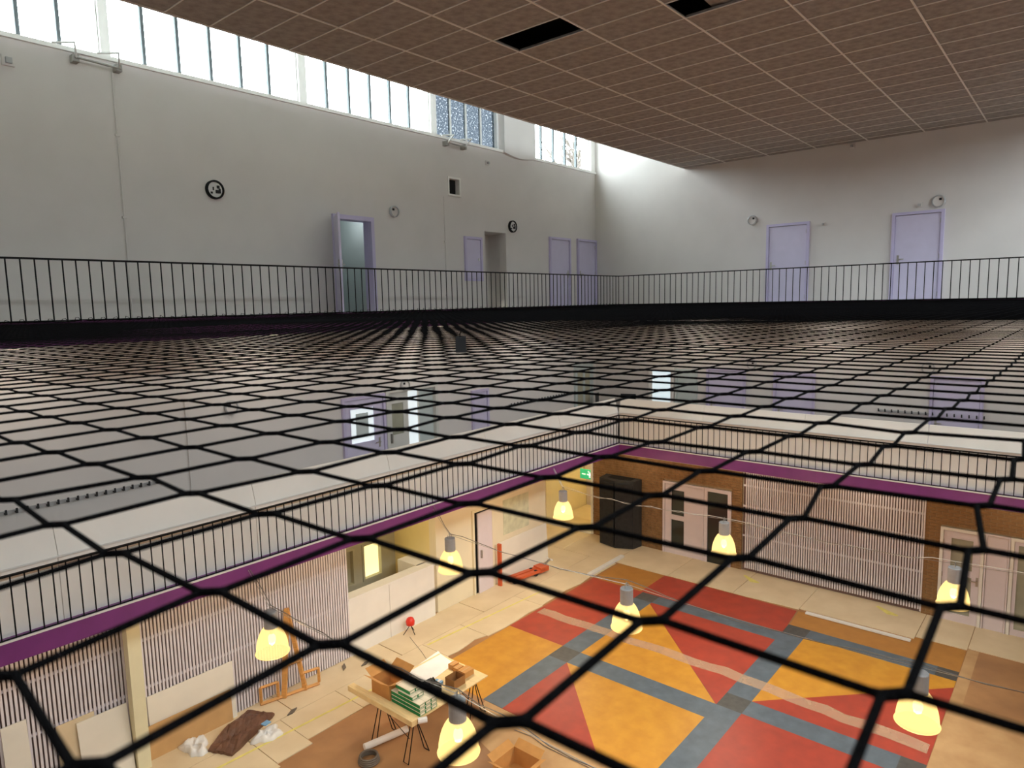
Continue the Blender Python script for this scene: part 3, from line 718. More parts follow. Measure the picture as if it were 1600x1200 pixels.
# ------------------------------------------------------------------ bell pendant lamps and their cables
WARM = (1.0, .86, .66)
def make_lamp(c):
    t = thing('bell_pendant_lamp', c, cat='lamp', group='bell pendant lamps over the hall')
    x, y, z = c
    s = MB(); prof = []
    for q in np.linspace(0, 1, 12):
        prof.append((.10+.125*math.sin(q*math.pi/2)**.9, z+.20-.37*q**1.25))
    prof += [(.238, z-.172), (.238, z-.182), (.222, z-.182)]
    s.lathe(prof, (x, y, 0), 32, close=False); sh = s.build('shade', 'lamp_shade', t, smooth=True)
    s = MB(); s.lathe([(.238, z-.172), (.241, z-.178), (.238, z-.186), (.224, z-.186)], (x, y, 0), 32, close=False).build('rim', 'lamp_shade', sh, smooth=True)
    bh = MB().lathe([(.095, z+.18), (.098, z+.19), (.098, z+.43), (.09, z+.44), (.02, z+.445)], (x, y, 0), 24).build('ballast_housing', 'grey_metal', t)
    MB().lathe([(.02, z+.10), (.05, z+.06), (.055, z+.0), (.04, z-.05), (.01, z-.07)], (x, y, 0), 14).build('bulb', 'bulb', t, smooth=True)
    MB().lathe([(.03, z+.10), (.03, z+.19)], (x, y, 0), 10).build('socket', 'white_metal', t)
    hk = MB().tube([(x-.05, y, z+.44), (x-.045, y, z+.50), (x-.01, y, z+.53), (x, y, z+.47), (x+.01, y, z+.53), (x+.045, y, z+.50), (x+.05, y, z+.44)], .006, 5)
    hk.build('hook', 'steel', bh)
    return t
ZL = 2.45
lamp_px = [((425, 1000), 'bell pendant lamp glowing in front of the easel'), ((704, 876), 'bell pendant lamp hanging before the low white wall'),
 ((880, 796), 'farthest bell pendant lamp, before the yellow lit opening'), ((716, 1150), 'bell pendant lamp hanging just beside the cluttered trestle table'),
 ((979, 962), 'bell pendant lamp hanging over the middle of the coloured floor'), ((1131, 850), 'bell pendant lamp hanging in front of the dark double door'),
 ((1434, 1106), 'bell pendant lamp hanging over the red floor at lower right'), ((1490, 928), 'bell pendant lamp hanging before the pale door right of the slats'),
 (None, 'added bell pendant lamp nearest the viewer, unseen below the picture')]  # unseen ninth lamp completes the grid, added for its light
lamps = []; first = None
for p, lab in lamp_px:
    c = (4.9, 1.3, ZL) if p is None else onZ(p[0], p[1], ZL)
    o = first = make_lamp(c) if first is None else copy_tree(first, c)
    o['label'] = lab; lamps.append(c)
    point('lamp_light', (0, 0, -.10), LAMP_W, WARM, .06, o)
    first = [q for q in C.objects if q.name == 'bell_pendant_lamp'][0]
def cable(lst, label, seed, m='cable_grey', r=.006):
    random.seed(seed)
    lst = sorted(lst, key=lambda c: -c[1]); b = MB()
    t = thing('lamp_cable', (lst[0][0], YR, 3.3), label, 'cable')
    x0 = lst[0][0]
    pts = [(x0, YR-.04, 3.36), (x0, YR-.3, 3.10)]
    nodes = [(x0, YR-.04, 3.36)]+[(c[0], c[1], c[2]+.50) for c in lst]+[(lst[-1][0], YR2+.02, 3.3)]
    P1 = []; P2 = []
    for a, b_ in zip(nodes[:-1], nodes[1:]):
        d = abs(a[1]-b_[1]); n = max(3, int(d/.3))
        for q in range(n):
            s = q/n; w = 4*s*(1-s)
            P1.append((a[0]+(b_[0]-a[0])*s, a[1]+(b_[1]-a[1])*s, a[2]+(b_[2]-a[2])*s-.035*d*w*.4))
            P2.append((a[0]+(b_[0]-a[0])*s+.02, a[1]+(b_[1]-a[1])*s, a[2]+(b_[2]-a[2])*s+.03-.05*d*w*.5+random.uniform(-.03, .03)))
    P1.append(nodes[-1]); P2.append(nodes[-1])
    MB().tube(P1, .004, 5).build('steel_wire', 'steel', t); MB().tube(P2, r, 5).build('electric_cord', m, t)
cable([lamps[0], lamps[3], lamps[8]], 'wire and cord carrying the lamps nearest the viewer', 1)
cable([lamps[1], lamps[4], lamps[6]], 'wire and cord carrying the middle row of lamps', 2)
cable([lamps[2], lamps[5], lamps[7]], 'wire and cord carrying the farthest row of lamps', 3, 'cable_white')

# round soffit lights under the galleries (behind the beams)
def soffit_lamp(x, y, z, lab, watt, col):
    t = thing('soffit_lamp', (x, y, z), lab, 'lamp')
    MB().lathe([(.14, z-.05), (.16, z-.04), (.16, z)], (x, y, 0), 16).build('housing', 'white_metal', t)
    MB().lathe([(.13, z-.058), (.13, z-.05)], (x, y, 0), 16).build('diffuser', 'lamp_plate', t)
    point('soffit_light', (0, 0, -.12), watt, col, .1, t)
zc = F2-.15; zm = F3-.15
ORD = ['first', 'second', 'third', 'fourth', 'fifth']
for i, x in enumerate((1.6, 4.4, 7.0, 9.2, 12.0)): soffit_lamp(x, 10.2, zc, ORD[i]+' round lamp from the viewer under the left lower gallery', SOFFIT_W, WARM)
for i, y in enumerate((9.6, 6.6, 3.6, .6)): soffit_lamp(16.3, y, zc, ORD[i]+' round lamp from the corner under the right lower gallery', SOFFIT_W, WARM)
soffit_lamp(16.0, 12.2, zc, 'round lamp on the alcove ceiling at the far corner', SOFFIT_W, WARM)
soffit_lamp(18.9, 12.0, zc, 'round lamp in the yellow room beyond the corner', 60, (1, .82, .42))
soffit_lamp(9.3, 12.0, zc, 'added unseen lamp in the glazed recess', SOFFIT_W*.5, (1, .82, .42))  # unseen lamp added to light the recess
soffit_lamp(9.2, 12.5, 9.3, 'added unseen lamp inside the grey store room', 10, (.92, .98, 1))  # lamp added to give the store room its cool light
for i, x in enumerate((2.5, 6.2, 9.9, 13.6)): soffit_lamp(x, 10.4, zm, ORD[i]+' added unseen lamp from the viewer under the left upper gallery', MID_W, (1, .93, .84))  # unseen lamps added to brighten the middle gallery
for i, y in enumerate((8.0, 4.6, 1.2)): soffit_lamp(16.4, y, zm, ORD[i]+' added unseen lamp from the corner under the right upper gallery', MID_W, (1, .93, .84))  # likewise added, to lift the right gallery wall
for o in C.objects:
    if o.name.startswith('soffit_lamp'): o['group'] = 'round lamps under the galleries'

# ------------------------------------------------------------------ wall fittings
def disc(plane, u, z, r, label, rim='black_metal', face='white_metal', clock=True, name='wall_clock', cat='clock'):
    pos = (u, YW, z) if plane == 'y' else (XW, u, z)
    t = thing(name, pos, label, cat)
    MB().lathe([(r, 0), (r, .05), (r*.82, .06), (r*.80, .03)], pos, 28, plane, close=False).build('rim', rim, t, smooth=False)
    MB().lathe([(r*.82, .0), (r*.82, .032)], pos, 28, plane).build('face', face, t); fc = [q for q in t.children if q.name.startswith('face')][0]
    B = wb(plane)
    if clock:
        for q, (du, dz, w, h) in enumerate(((-.2, .1, .12, .35), (.35, .3, .28, .3), (.25, -.2, .4, .35), (-.4, -.35, .2, .2), (.5, -.1, .2, .5))):
            b = MB(); B(b, u+r*(du-w/2), u+r*(du+w/2), .03, .045, z+r*(dz-h/2), z+r*(dz+h/2)); b.build('movement_piece', 'charcoal', fc)
    else:
        b = MB(); B(b, u-r*.45, u-r*.1, .03, .05, z+r*.15, z+r*.5); b.build('fixing', 'charcoal', fc)
disc('y', 5.71, 9.165, .155, 'round black rimmed clock with exposed movement near the left window', name='wall_clock')
disc('y', 13.39, 9.10, .15, 'round black rimmed clock above the white wall recess', name='wall_clock')
def spk(plane, u, z, r, label): disc(plane, u, z, r, label, 'grey_metal', 'wall_white', False, 'round_wall_vent', 'vent')
spk('y', 9.55, 9.14, .12, 'round white vent right of the open lavender door')
spk('x', 6.60, 9.12, .12, 'round grey vent left of the lavender door nearer the far corner')
spk('x', 2.61, 9.15, .13, 'round grey vent above the rightmost upper door')
spk('y', 5.73, 5.50, .125, 'round vent on the left lower gallery wall far from doors')
spk('y', 9.66, 5.47, .125, 'round vent above the open grey door of the lower gallery')
spk('x', 6.54, 5.50, .12, 'round vent above a lavender door of the far lower gallery')
spk('x', 2.64, 5.59, .13, 'round vent above the rightmost lavender door of the lower gallery')
def bracket(x, label):
    t = thing('wire_bracket', (x, YW, 10.78), label, 'bracket')
    MB().tube([(x-.30, YW-.14, 10.76), (x+.30, YW-.14, 10.74)], .018, 6).build('cross_bar', 'frame_grey', t)
    for s in (-.28, .28):
        MB().tube([(x+s, YW-.14, 10.76), (x+s-.10, YW-.42, 10.86), (x+s-.34, YW-.30, 10.83)], .017, 6).build('arm', 'white_metal', t)
        MB().box(x+s-.04, x+s+.04, YW-.14, YW-.001, 10.70, 10.80).build('foot', 'frame_grey', t)
bracket(4.05, 'white folding wire bracket under the windows at far left'); bracket(11.36, 'white folding wire bracket under the dark blue window')
def conduit(x, z0, z1, label):
    t = thing('conduit', (x, YW, z0), label, 'pipe')
    MB().tube([(x, YW-.015, z0), (x, YW-.015, z1)], .012, 6).build('pipe', 'wall_white', t)
    for z in np.arange(z0+.4, z1, 1.2): MB().box(x-.03, x+.03, YW-.03, YW-.001, z-.015, z+.015).build('clip', 'wall_white', t)
conduit(4.27, F3+.05, 10.7, 'thin painted conduit running down from the left bracket'); conduit(11.02, F3+.05, 9.6, 'thin painted conduit below the black square opening')
conduit(4.95, F2+.05, 5.7, 'thin painted conduit low on the lower gallery wall')
def sensor(plane, u, z, w, label):
    pos = (u, YW, z) if plane == 'y' else (XW, u, z); t = thing('wall_sensor', pos, label, 'sensor'); B = wb(plane)
    b = MB(); B(b, u-w, u+w, 0, .04, z-w, z+w); b.build('base', 'wall_white', t)
    b = MB(); B(b, u-w*.5, u+w*.5, .04, .09, z-w*.6, z+w*.4); b.build('lens', 'grey_metal', t)
sensor('y', 2.98, 10.55, .07, 'small square sensor under the leftmost windows'); sensor('y', 12.49, 10.53, .05, 'small sensor below the dirty blue window')
sensor('x', 4.91, 8.88, .035, 'tiny fixing right of the left lavender door'); sensor('x', 2.96, 9.11, .05, 'small dark fitting beside the vent over the rightmost door'); sensor('x', 4.35, 10.56, .05, 'small sensor just under the ceiling on the right wall')
def hooks(plane, u0, u1, z, label):
    pos = (u0, YW, z) if plane == 'y' else (XW, u0, z); t = thing('coat_rack', pos, label, 'coat rack'); B = wb(plane)
    b = MB(); B(b, u0, u1, 0, .02, z-.03, z+.03); b.build('board', 'grey_metal', t)
    n = int((u1-u0)/.125); me = None
    for i in range(n+1):
        q = u0+(u1-u0)*i/n
        if me is None:
            b = MB(); B(b, -.012, .012, .02, .09, -.01, .01); B(b, -.012, .012, .08, .095, -.01, .06)
            for k_, v in enumerate(b.v): b.v[k_] = (v[0]-(0 if plane == 'y' else XW), v[1]-(YW if plane == 'y' else 0), v[2])
            me = b.mesh('hook', 'charcoal')
        inst(me, 'hook', t, (q, YW, z) if plane == 'y' else (XW, q, z))
hooks('y', 13.12, 15.95, 4.58, 'dark coat hook rail left of the dark glazed door'); hooks('y', 1.9, 4.4, 4.46, 'dark coat hook rail at the left picture edge'); hooks('x', 1.57, 3.57, 4.57, 'dark coat hook rail across the rightmost lower gallery door')
# two stacked chairs in the lower gallery corner
def chair(x, y, rz, label):
    t = thing('school_chair', (x, y, F2), label, 'chair', 'chairs in the gallery corner')
    c, s = math.cos(rz), math.sin(rz); T = lambda p: (x+c*p[0]-s*p[1], y+s*p[0]+c*p[1], F2+p[2])
    for a in (-.2, .2):
        for b_ in (-.2, .2): MB().tube([T((a*1.1, b_*1.1, .002)), T((a, b_, .45))], .012, 6).build('leg', 'black_metal', t)
    MB().obox(T((-.22, -.22, .45)), (.44*c, .44*s, 0), (-.44*s, .44*c, 0), (0, 0, .025)).build('seat', 'charcoal', t)
    MB().obox(T((-.22, .20, .75)), (.44*c, .44*s, 0), (-.02*s, .02*c, 0), (0, 0, .45)).build('backrest', 'charcoal', t)
    for a in (-.19, .19): MB().tube([T((a, .21, .45)), T((a, .22, 1.18))], .012, 6).build('back_post', 'black_metal', t)
chair(16.75, 10.7, .4, 'dark chair in the corner of the lower gallery, against the left wall'); chair(16.85, 10.0, -1.2, 'dark chair in the corner of the lower gallery, nearer the bright door')

# ------------------------------------------------------------------ loose things on the ground floor
# loudspeaker cabinet, tall and angular
sp = thing('tower_cabinet', (16.95, 10.3, 0), 'tall angular black tower cabinet against the brick wall', 'cabinet')
foot = [(17.10, 10.86), (16.62, 10.80), (16.50, 10.20), (16.72, 9.72), (17.10, 9.66)]
MB().prism(foot, .018, 2.02).build('body', 'charcoal_side', sp)
MB().prism([(16.55, 10.72), (16.50, 10.72), (16.42, 10.20), (16.47, 10.20)], .1, 1.95).build('front_panel', 'charcoal', sp)
MB().prism([(16.47, 10.14), (16.42, 10.14), (16.64, 9.68), (16.69, 9.70)], .1, 1.95).build('front_panel', 'charcoal', sp)
MB().prism([(17.05, 10.6), (16.75, 10.6), (16.70, 10.2), (16.82, 9.85), (17.05, 9.85)], 2.02, 2.03).build('top_inset', 'dark_hole', sp)
MB().prism([(16.58, 9.92), (16.56, 9.90), (16.60, 9.84), (16.62, 9.86)], .9, 1.1).build('grip', 'grey_metal', sp)
# wooden easel
ez = thing('studio_easel', (6.4, 10.95, .016), 'wooden studio easel leaning at the slatted lining', 'easel')
z0 = .017
def bar(a, b_, w, m, name, par): MB().tube([a, b_], w, 4).build(name, m, par)
bar((5.80, 11.08, z0+.03), (6.88, 10.84, z0+.03), .035, 'wood_orange', 'base_beam', ez)
bar((6.22, 10.98, z0), (6.46, 11.12, 1.62), .06, 'wood_orange', 'mast', ez); bar((6.62, 10.90, z0), (6.46, 11.12, 1.62), .05, 'wood_orange', 'mast', ez)
for a, b_ in (((5.82, 11.08), (6.12, 11.01)), ((6.58, 10.91), (6.88, 10.84))):
    bar((a[0], a[1], z0+.06), (a[0], a[1], z0+.34), .032, 'wood_orange', 'upright', ez); bar((b_[0], b_[1], z0+.06), (b_[0], b_[1], z0+.34), .032, 'wood_orange', 'upright', ez)
    bar((a[0], a[1], z0+.34), (b_[0], b_[1], z0+.34), .030, 'wood_orange', 'rail', ez)
bar((6.25, 10.96, .62), (6.60, 10.93, .62), .03, 'wood_orange', 'cross_bar', ez)
# timber post
MB().box(3.66, 3.85, 10.92, 11.10, .0, F2-.151).build('post', 'post_yellow', None, (3.75, 11.0, 0), label='pale yellow vertical post in front of the slat lining', cat='post')
# leaning boards
def leaning(name, x0, x1, h, y0, lean, m, label, cat='board'):
    MB().obox((x0, y0, .0185), (x1-x0, 0, 0), (0, .018, 0), (0, lean, h)).build(name, m, None, ((x0+x1)/2, y0, .018), label=label, cat=cat)
leaning('leaning_board', 3.95, 5.38, 1.02, 11.12, .05, 'board_white', 'large white board leaning on the slats right of the post')
leaning('brown_board', 3.88, 5.28, .56, 11.07, .03, 'board_brown', 'low brown board standing before the large white board')
leaning('leaning_board', 2.95, 3.64, 1.10, 10.98, .15, 'board_white', 'white board leaning just left of the yellow post')
leaning('leaning_board', 2.70, 3.20, 1.16, 11.06, .11, 'board_cream', 'cream board half hidden behind the board left of the post')
leaning('leaning_board', 2.06, 2.36, 1.46, 11.04, .13, 'board_white', 'narrow white board leaning at the far left picture edge')
# crumpled bags and brown sheet
def lump(cen, rx, ry, h, seed, n=14, m=26, flat=False):
    r = np.random.default_rng(seed); b = MB(); V = []
    ph = r.uniform(0, 6.28, (6,)); 
    for i in range(n+1):
        t = i/n
        for j in range(m):
            a = 2*math.pi*j/m
            e = 1+.16*math.sin(3*a+ph[0])+.10*math.sin(5*a+ph[1])+.07*math.sin(9*a+ph[2])
            z = h*max(0, (1-t**2))*(1+.35*math.sin(4*a+ph[3]+5*t)+.2*math.sin(7*a-ph[4]+9*t))*(.6+.4*math.cos(3*t+ph[5]))
            V.append((cen[0]+rx*t*e*math.cos(a), cen[1]+ry*t*e*math.sin(a), cen[2]+max(.002, z)))
    F = [(i*m+j, (i+1)*m+j, (i+1)*m+(j+1) % m, i*m+(j+1) % m) for i in range(n) for j in range(m)]
    k_ = len(V)
    for j in range(m): x, y, z = V[n*m+j]; V.append((x, y, cen[2]))
    F += [(n*m+j, k_+j, k_+(j+1) % m, n*m+(j+1) % m) for j in range(m)]+[tuple(range(k_, k_+m))[::-1]]
    return b.add(V, F)
ZB = .020
bg = lump((4.50, 10.84, ZB), .19, .28, .25, 3).build('plastic_bag', 'plastic_white', None, (4.52, 10.84, ZB), True, label='crumpled white plastic bag by the brown board', cat='bag')
bg2 = lump((5.42, 10.19, ZB), .25, .19, .25, 5).build('plastic_bag', 'plastic_white', None, (5.40, 10.20, ZB), True, label='crumpled white plastic bag in front of the brown sheet', cat='bag')
MB().obox((5.36, 10.13, ZB+.22), (.12, .02, 0), (-.02, .1, 0), (0, 0, .02)).build('blue_print', 'plastic_blue', bg2, label='pale blue print')
bs = MB(); gx, gy = 12, 10; q00, q10, q01, q11 = map(np.array, ((4.78, 10.13), (5.80, 10.61), (4.57, 10.56), (5.56, 11.08)))
V = []
for i in range(gx+1):
    for j in range(gy+1):
        u_, v_ = i/gx, j/gy; p = (1-u_)*(1-v_)*q00+u_*(1-v_)*q10+(1-u_)*v_*q01+u_*v_*q11
        V.append((p[0]+random.uniform(-.015, .015), p[1]+random.uniform(-.015, .015), ZB+.03+.09*math.sin(u_*math.pi)*abs(math.sin(3*v_+4*u_))+random.uniform(0, .03)))
kk = len(V); V2 = [(x, y, ZB+.001) for x, y, z in V]
top = [(i*(gy+1)+j, (i+1)*(gy+1)+j, (i+1)*(gy+1)+j+1, i*(gy+1)+j+1) for i in range(gx) for j in range(gy)]
edge = [i*(gy+1) for i in range(gx+1)]+[gx*(gy+1)+j for j in range(1, gy+1)]+[i*(gy+1)+gy for i in range(gx-1, -1, -1)]+[j for j in range(gy-1, 0, -1)]
bs.add(V+V2, top+[(edge[i], kk+edge[i], kk+edge[(i+1) % len(edge)], edge[(i+1) % len(edge)]) for i in range(len(edge))]+[tuple(kk+e for e in edge)[::-1]])
bs.build('brown_sheet', 'brown_sheet', None, (5.2, 10.6, ZB), label='crumpled dark brown sheet lying between plastic bags', cat='sheet')
# debris scraps
for x, y, a, lab in ((6.05, 10.45, .3, 'dark scrap lying right of the brown sheet'), (7.55, 10.98, .9, 'thin metal strip lying at the foot of the slats'), (7.9, 10.75, .2, 'small brown scrap beside the metal strip')):
    c, s = math.cos(a), math.sin(a)
    MB().prism([(x-.12*c, y-.12*s), (x-.02*c+.04*s, y-.02*s-.04*c), (x+.13*c, y+.13*s), (x+.02*c-.03*s, y+.02*s+.04*c)], .0195, .045).build('debris_scrap', 'rubber_grey', None, (x, y, .02), label=lab, cat='debris')
# red lantern on a little wire stand
ln = thing('red_work_lantern', (9.3, 11.0, .017), 'small red lantern on a wire stand before the low wall', 'lantern')
MB().lathe([(.03, .20), (.09, .22), (.10, .30), (.07, .37), (.02, .39)], (9.33, 11.0, 0), 14).build('lantern_body', 'red_plastic', ln, smooth=True)
for dx, dy in ((-.16, .06), (.14, .05), (0, -.14)): MB().tube([(9.33, 11.0, .22), (9.33+dx, 11.0+dy, .022)], .008, 5).build('leg', 'black_metal', ln)
# orange pallet truck
tr = thing('pallet_truck', (13.3, 11.0, .016), 'orange pallet truck parked beside the white leaning board', 'trolley')
p0, p1 = np.array((12.66, 10.84)), np.array((14.0, 10.62)); d_ = (p1-p0)/np.linalg.norm(p1-p0); n_ = np.array((-d_[1], d_[0]))
for s in (0, .17):
    a = p0+n_*s; MB().obox((*a, .10), (*(d_*1.15), 0), (*(n_*.12), 0), (0, 0, .07)).build('fork', 'orange_paint', tr)
a = p0+d_*.95; MB().obox((*a, .08), (*(d_*.3), 0), (*(n_*.29), 0), (0, 0, .13)).build('pump_block', 'orange_paint', tr)
MB().tube([(*(p0+d_*1.2+n_*.14), .2), (*(p0+d_*1.42+n_*.14), .30)], .03, 8).build('tow_bar', 'steel', tr)
MB().tube([(*(p0+d_*1.42+n_*.04), .30), (*(p0+d_*1.42+n_*.26), .30)], .022, 8).build('grip', 'white_metal', tr)
for s, t_ in ((.06, .82), (.25, .82), (.06, .08), (.25, .08)):
    w_ = p0+d_*t_+n_*(s-.03); R0 = .085 if t_ > .5 else .05
    MB().tube([(*w_, .018+R0), (*(w_+n_*.05), .018+R0)], R0, 14).build('wheel', 'charcoal', tr)
# white panel and orange post on the cream wall, and a picture
leaning('leaning_board', 12.58, 14.58, 1.06, 11.18, .06, 'board_white', 'long white panel leaning on the cream wall behind the pallet truck')
MB().box(12.42, 12.48, 11.06, 11.16, .02, 1.12).build('orange_post', 'orange_paint', None, (12.45, 11.1, .02), label='short orange post at the end of the white panel', cat='post')
pc = thing('wall_picture', (13.3, YW, 1.25), 'pale green picture on the cream wall above the white panel', 'picture')
MB().box(12.80, 13.84, YW-.012, YW-.001, 1.22, 2.14).build('sheet', 'picture', pc)
MB().box(13.0, 13.3, YW-.016, YW-.012, 1.5, 1.8).build('print_patch', 'picture', pc)
# long white profile lying at the lino edge
MB().box(14.35, 16.02, 9.60, 9.72, .020, .075).build('white_profile', 'white_metal', None, (15.2, 9.66, .02), label='long white profile lying at the corner of the coloured floor', cat='profile')
MB().box(15.50, 15.60, 2.45, 4.55, .018, .05).build('white_plank', 'white_paint', None, (15.55, 3.5, .02), label='white plank lying at the edge of the ochre floor band', cat='plank')
# open cardboard box at the lower picture edge
def open_box(x0, x1, y0, y1, z0, h, label, m='cardboard', flaps=True, tilt=.12):
    t = thing('cardboard_box', ((x0+x1)/2, (y0+y1)/2, z0), label, 'box'); th = .006
    MB().box(x0, x1, y0, y1, z0, z0+th).build('base', m, t)
    sd = [MB().box(*q, z0+th, z0+h).build('side', m, t) for q in ((x0, x1, y0, y0+th), (x0, x1, y1-th, y1), (x0, x0+th, y0+th, y1-th), (x1-th, x1, y0+th, y1-th))]
    if flaps:
        f_ = tilt; e = (y1-y0)*.45
        MB().obox((x0, y0, z0+h), (x1-x0, 0, 0), (0, th, 0), (0, -f_, f_*.5)).build('flap', m, sd[0]); MB().obox((x0, y1-th, z0+h), (x1-x0, 0, 0), (0, th, 0), (0, f_, f_*.6)).build('flap', m, sd[1])
        MB().obox((x0, y0, z0+h), (th, 0, 0), (0, y1-y0, 0), (-f_, 0, f_*.7)).build('flap', m, sd[2]); MB().obox((x1-th, y0, z0+h), (th, 0, 0), (0, y1-y0, 0), (f_, 0, f_*.7)).build('flap', m, sd[3])
    return t
open_box(7.02, 7.52, 5.98, 6.50, .006, .28, 'open cardboard box on the floor at the bottom picture edge')
# trestle table
TZ = .74
tb = thing('trestle_table', (7.3, 8.2, 0), 'pale plywood trestle table with wire legs, cluttered with boxes', 'table')
MB().box(6.46, 8.20, 7.66, 8.88, TZ-.02, TZ).build('table_top', 'wood_pale', tb)
def trestle(x, sp_):
    for y in (7.82, 8.62):
        for s in (-1, 1):
            MB().tube([(x, y, TZ-.03), (x+s*sp_, y-.06, .012), (x+s*sp_, y+.06, .012), (x+s*.02, y+.04, TZ-.03)], .009, 5).build('leg', 'black_metal', tb)
    MB().tube([(x, 7.78, TZ-.03), (x, 8.68, TZ-.03)], .010, 5).build('trestle_bar', 'black_metal', tb)
    MB().tube([(x-.1, 7.86, .35), (x+.1, 8.6, .35)], .006, 5).build('brace', 'black_metal', tb)
trestle(6.65, .22); trestle(8.02, .2)
# timber on the table end
MB().box(6.38, 6.50, 7.58, 9.20, TZ+.001, TZ+.09).build('timber_beam', 'wood_pale', None, (6.44, 8.4, TZ), label='thick timber lying across the near table end', cat='timber')
MB().box(6.53, 6.58, 7.60, 8.75, TZ+.001, TZ+.045).build('timber_batten', 'wood_pale', None, (6.55, 8.2, TZ), label='slim batten beside the thick timber on the table', cat='timber')
MB().tube([(6.50, 7.58, TZ+.05), (6.62, 7.50, TZ+.05)], .045, 8).build('paper_roll', 'paper', None, (6.55, 7.55, TZ), label='short white roll at the end of the timber', cat='roll')
bxo = open_box(6.62, 7.02, 8.40, 8.86, TZ+.001, .26, 'large open cardboard box on the table, beside the green boxes', tilt=.16)
# green and white cartons
ct_me = None
def carton(x, y, z, rz, label, L_=.34, W_=.12, Hh=.066):
    t = thing('green_carton', (x, y, z), label, 'box', 'green and white cartons on the table'); t.rotation_euler[2] = rz
    for nm, m, b_ in (('carton_body', 'green_card', MB().box(-L_/2, L_/2, -W_/2, W_/2, 0, Hh-.012)), ('carton_lid', 'white_card', MB().box(-L_/2, L_/2, -W_/2, W_/2, Hh-.012, Hh)),
                     ('end_label', 'white_card', MB().box(-L_/2-.002, -L_/2, -W_/2+.012, W_/2-.012, .01, Hh-.02)), ('end_label', 'white_card', MB().box(L_/2, L_/2+.002, -W_/2+.012, W_/2-.012, .01, Hh-.02)),
                     ('side_label', 'white_card', MB().box(-L_/2+.03, -L_/2+.10, -W_/2-.002, -W_/2, .025, Hh-.02)), ('side_label', 'white_card', MB().box(L_/2-.10, L_/2-.03, -W_/2-.002, -W_/2, .025, Hh-.02))):
        o = bpy.data.objects.new(nm, b_.mesh(nm, m)); C.objects.link(o); o.parent = t
lay = ['bottom', 'second', 'third', 'fourth', 'top']; col = ['nearest the timber', 'in the middle row', 'in the far row']
for r in range(5):
    for c in range(3 if r < 3 else 2):
        for e in range(2 if r < 3 else 1):
            x = 6.70+c*.125+(.0 if r == 3 else .02 if r == 4 else 0); y = 7.86+e*.345+(.17 if r == 3 else .25 if r == 4 else 0)
            carton(x, y, TZ+.001+r*.067, R_(90), '%s layer green carton %s%s' % (lay[r], col[c], (', at the table edge' if e == 0 else ', towards the open box') if r < 3 else ' of the stepped stack'))
# other things on the table
open_box(7.52, 7.78, 7.80, 8.02, TZ+.001, .15, 'small open cardboard box in the middle of the table', 'cardboard_dark', False)
for i, (x, y, w_, l_, h_, lab) in enumerate(((7.98, 7.98, .11, .09, .10, 'small closed cardboard box at the far table corner, largest of three'), (7.99, 8.17, .08, .055, .08, 'small closed cardboard box, middle one of three in a row'), (8.02, 8.32, .08, .055, .08, 'small closed cardboard box, leftmost of three in a row'))):
    t = thing('cardboard_box', (x, y, TZ), lab, 'box'); MB().box(x-w_, x+w_, y-l_, y+l_, TZ+.001, TZ+.001+h_).build('carton', 'cardboard', t); MB().box(x-w_, x+w_, y-.012, y+.012, TZ+.001+h_, TZ+.0025+h_).build('tape', 'board_brown', t)
MB().add([(7.25, 8.28, TZ+.004), (8.12, 8.40, TZ+.004), (8.18, 8.80, TZ+.01), (8.3, 9.02, TZ-.04), (7.3, 8.82, TZ+.006), (7.25, 8.28, TZ+.001), (8.12, 8.40, TZ+.001), (8.18, 8.80, TZ+.006), (8.3, 9.02, TZ-.044), (7.3, 8.82, TZ+.002)],
         [(0, 1, 2, 4), (2, 3, 4), (5, 9, 7, 6), (7, 9, 8), (0, 5, 6, 1), (1, 6, 7, 2), (2, 7, 8, 3), (3, 8, 9, 4), (4, 9, 5, 0)]).build('paper_sheet', 'paper', None, (7.7, 8.5, TZ), label='large white paper sheet hanging over the far table edge', cat='paper')
tb2 = thing('tool_bag', (7.18, 8.05, TZ), 'black tool bag beside the green cartons', 'bag')
MB().prism([(7.08, 7.92), (7.34, 7.92), (7.36, 8.20), (7.10, 8.22)], TZ+.001, TZ+.15).build('bag_body', 'charcoal', tb2); MB().tube([(7.1, 8.0, TZ+.15), (7.15, 8.0, TZ+.22), (7.3, 8.08, TZ+.22), (7.34, 8.08, TZ+.15)], .012, 6).build('handle', 'black_metal', tb2)
bp_ = thing('blue_pack', (7.48, 8.12, TZ), 'pale blue and white pack lying beside the small open box', 'pack')
MB().obox((7.40, 8.06, TZ+.001), (.14, .03, 0), (-.03, .14, 0), (0, 0, .05)).build('wrapper', 'plastic_blue', bp_); MB().obox((7.415, 8.10, TZ+.051), (.12, .026, 0), (-.01, .05, 0), (0, 0, .004)).build('label_patch', 'paper', bp_)
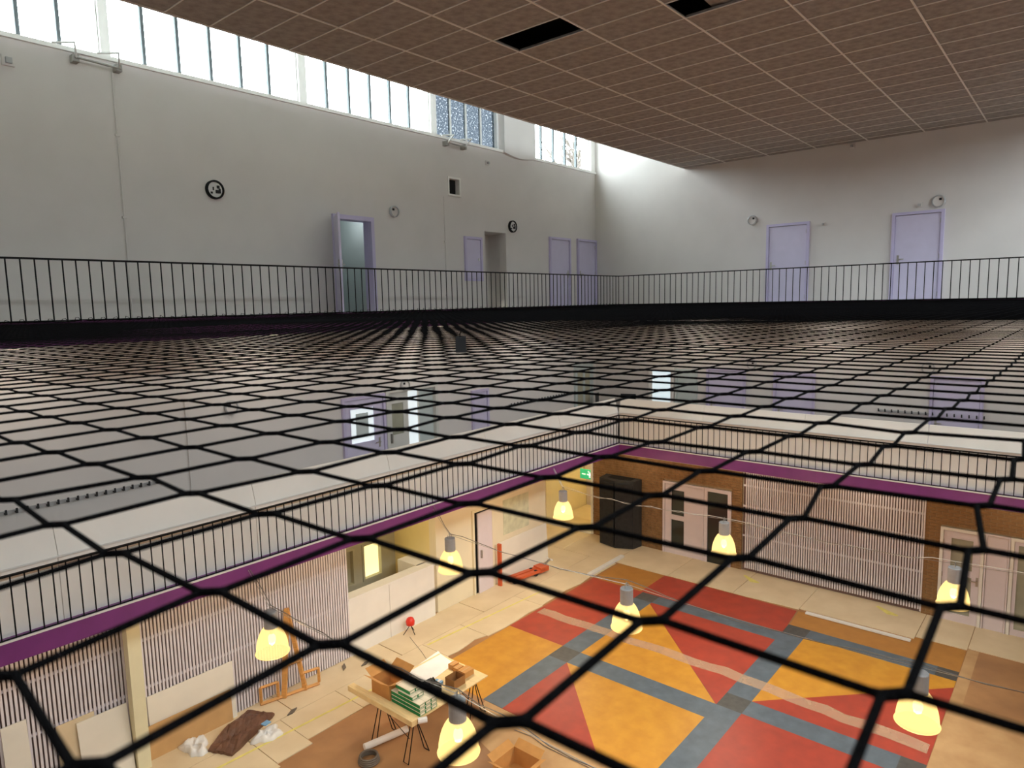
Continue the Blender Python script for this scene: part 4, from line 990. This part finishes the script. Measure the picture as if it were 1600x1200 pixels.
# things under the table
MB().tube([(6.22, 8.60, .062), (6.98, 8.42, .062)], .055, 12).build('cardboard_tube', 'paper', None, (6.5, 8.47, 0), label='white wrapped tube lying under the table', cat='tube')
co = thing('hose_coil', (6.10, 8.33, .005), 'grey coiled cable on the floor by the table legs', 'coil')
for q in range(4):
    MB().tube([(6.10+(.16-.008*q)*math.cos(a), 8.33+(.16-.008*q)*math.sin(a), .022+.028*q) for a in np.linspace(0, 2*math.pi, 25)], .018, 6, cap=False, closed=True).build('coil_turn', 'rubber_grey', co, smooth=True)
# cord lying on the floor near the yellow panel
cp = [onZ(x, y, .014) for x, y in ((803, 1140), (830, 1150), (850, 1165), (880, 1180), (920, 1199), (960, 1230))]
MB().tube(cp, .007, 6).build('floor_cord', 'cable_grey', None, tuple(cp[0][:2])+(0.,), label='dark cord lying on the tan floor below the red panel', cat='cord')
cp = [onZ(x, y, .024) for x, y in ((640, 995), (660, 1020), (682, 1055))]+[(8.0, 8.9, .024)]
MB().tube(cp, .004, 5).build('floor_cord', 'cable_grey', None, tuple(cp[0][:2])+(0.,), label='thin cord running from the red lantern to the table', cat='cord')

# ------------------------------------------------------------------ outside
MB().box(-40, 80, 13.7, 90, -.3, -.2).build('ground_outside', 'grass', kind='structure')
random.seed(11)
c = onY(880, 250, 24.0)
te = thing('bare_tree', (c[0]+5.2, 24, -.2), 'leafless tree outside the last window', 'tree')
br = MB(); trunk = MB()
trunk.tube([(c[0]+5.2, 24, -.25), (c[0]+5.0, 24.1, 5), (c[0]+4.8, 24, 9.5), (c[0]+4.6, 24, 15)], [.32, .26, .2, .12], 8)
trunk.build('trunk', 'bark', te)
def grow(p, d, l, r, n):
    q = p+d*l; m_ = p+d*l*.5+np.array([random.uniform(-.06, .06) for _ in range(3)])*l
    br.tube([p, m_, q], [r, r*.85, r*.7], 5)
    if n:
        for _ in range(3):
            e = d+np.array([random.uniform(-.7, .7), random.uniform(-.5, .5), random.uniform(-.25, .6)]); e /= np.linalg.norm(e)
            grow(p+d*l*random.uniform(.45, 1), e, l*random.uniform(.55, .8), r*.72, n-1)
for z, l in ((8.5, 4.2), (9.6, 4.4), (10.8, 4.0), (12.0, 3.8), (13.2, 3.4), (14.4, 3.0)):
    d_ = np.array([-1+random.uniform(-.2, .2), random.uniform(-.25, .25), .55]); d_ /= np.linalg.norm(d_)
    grow(np.array([c[0]+4.8, 24, z]), d_, l, .11, 3)
br.build('branches', 'bark', te, kind='stuff')
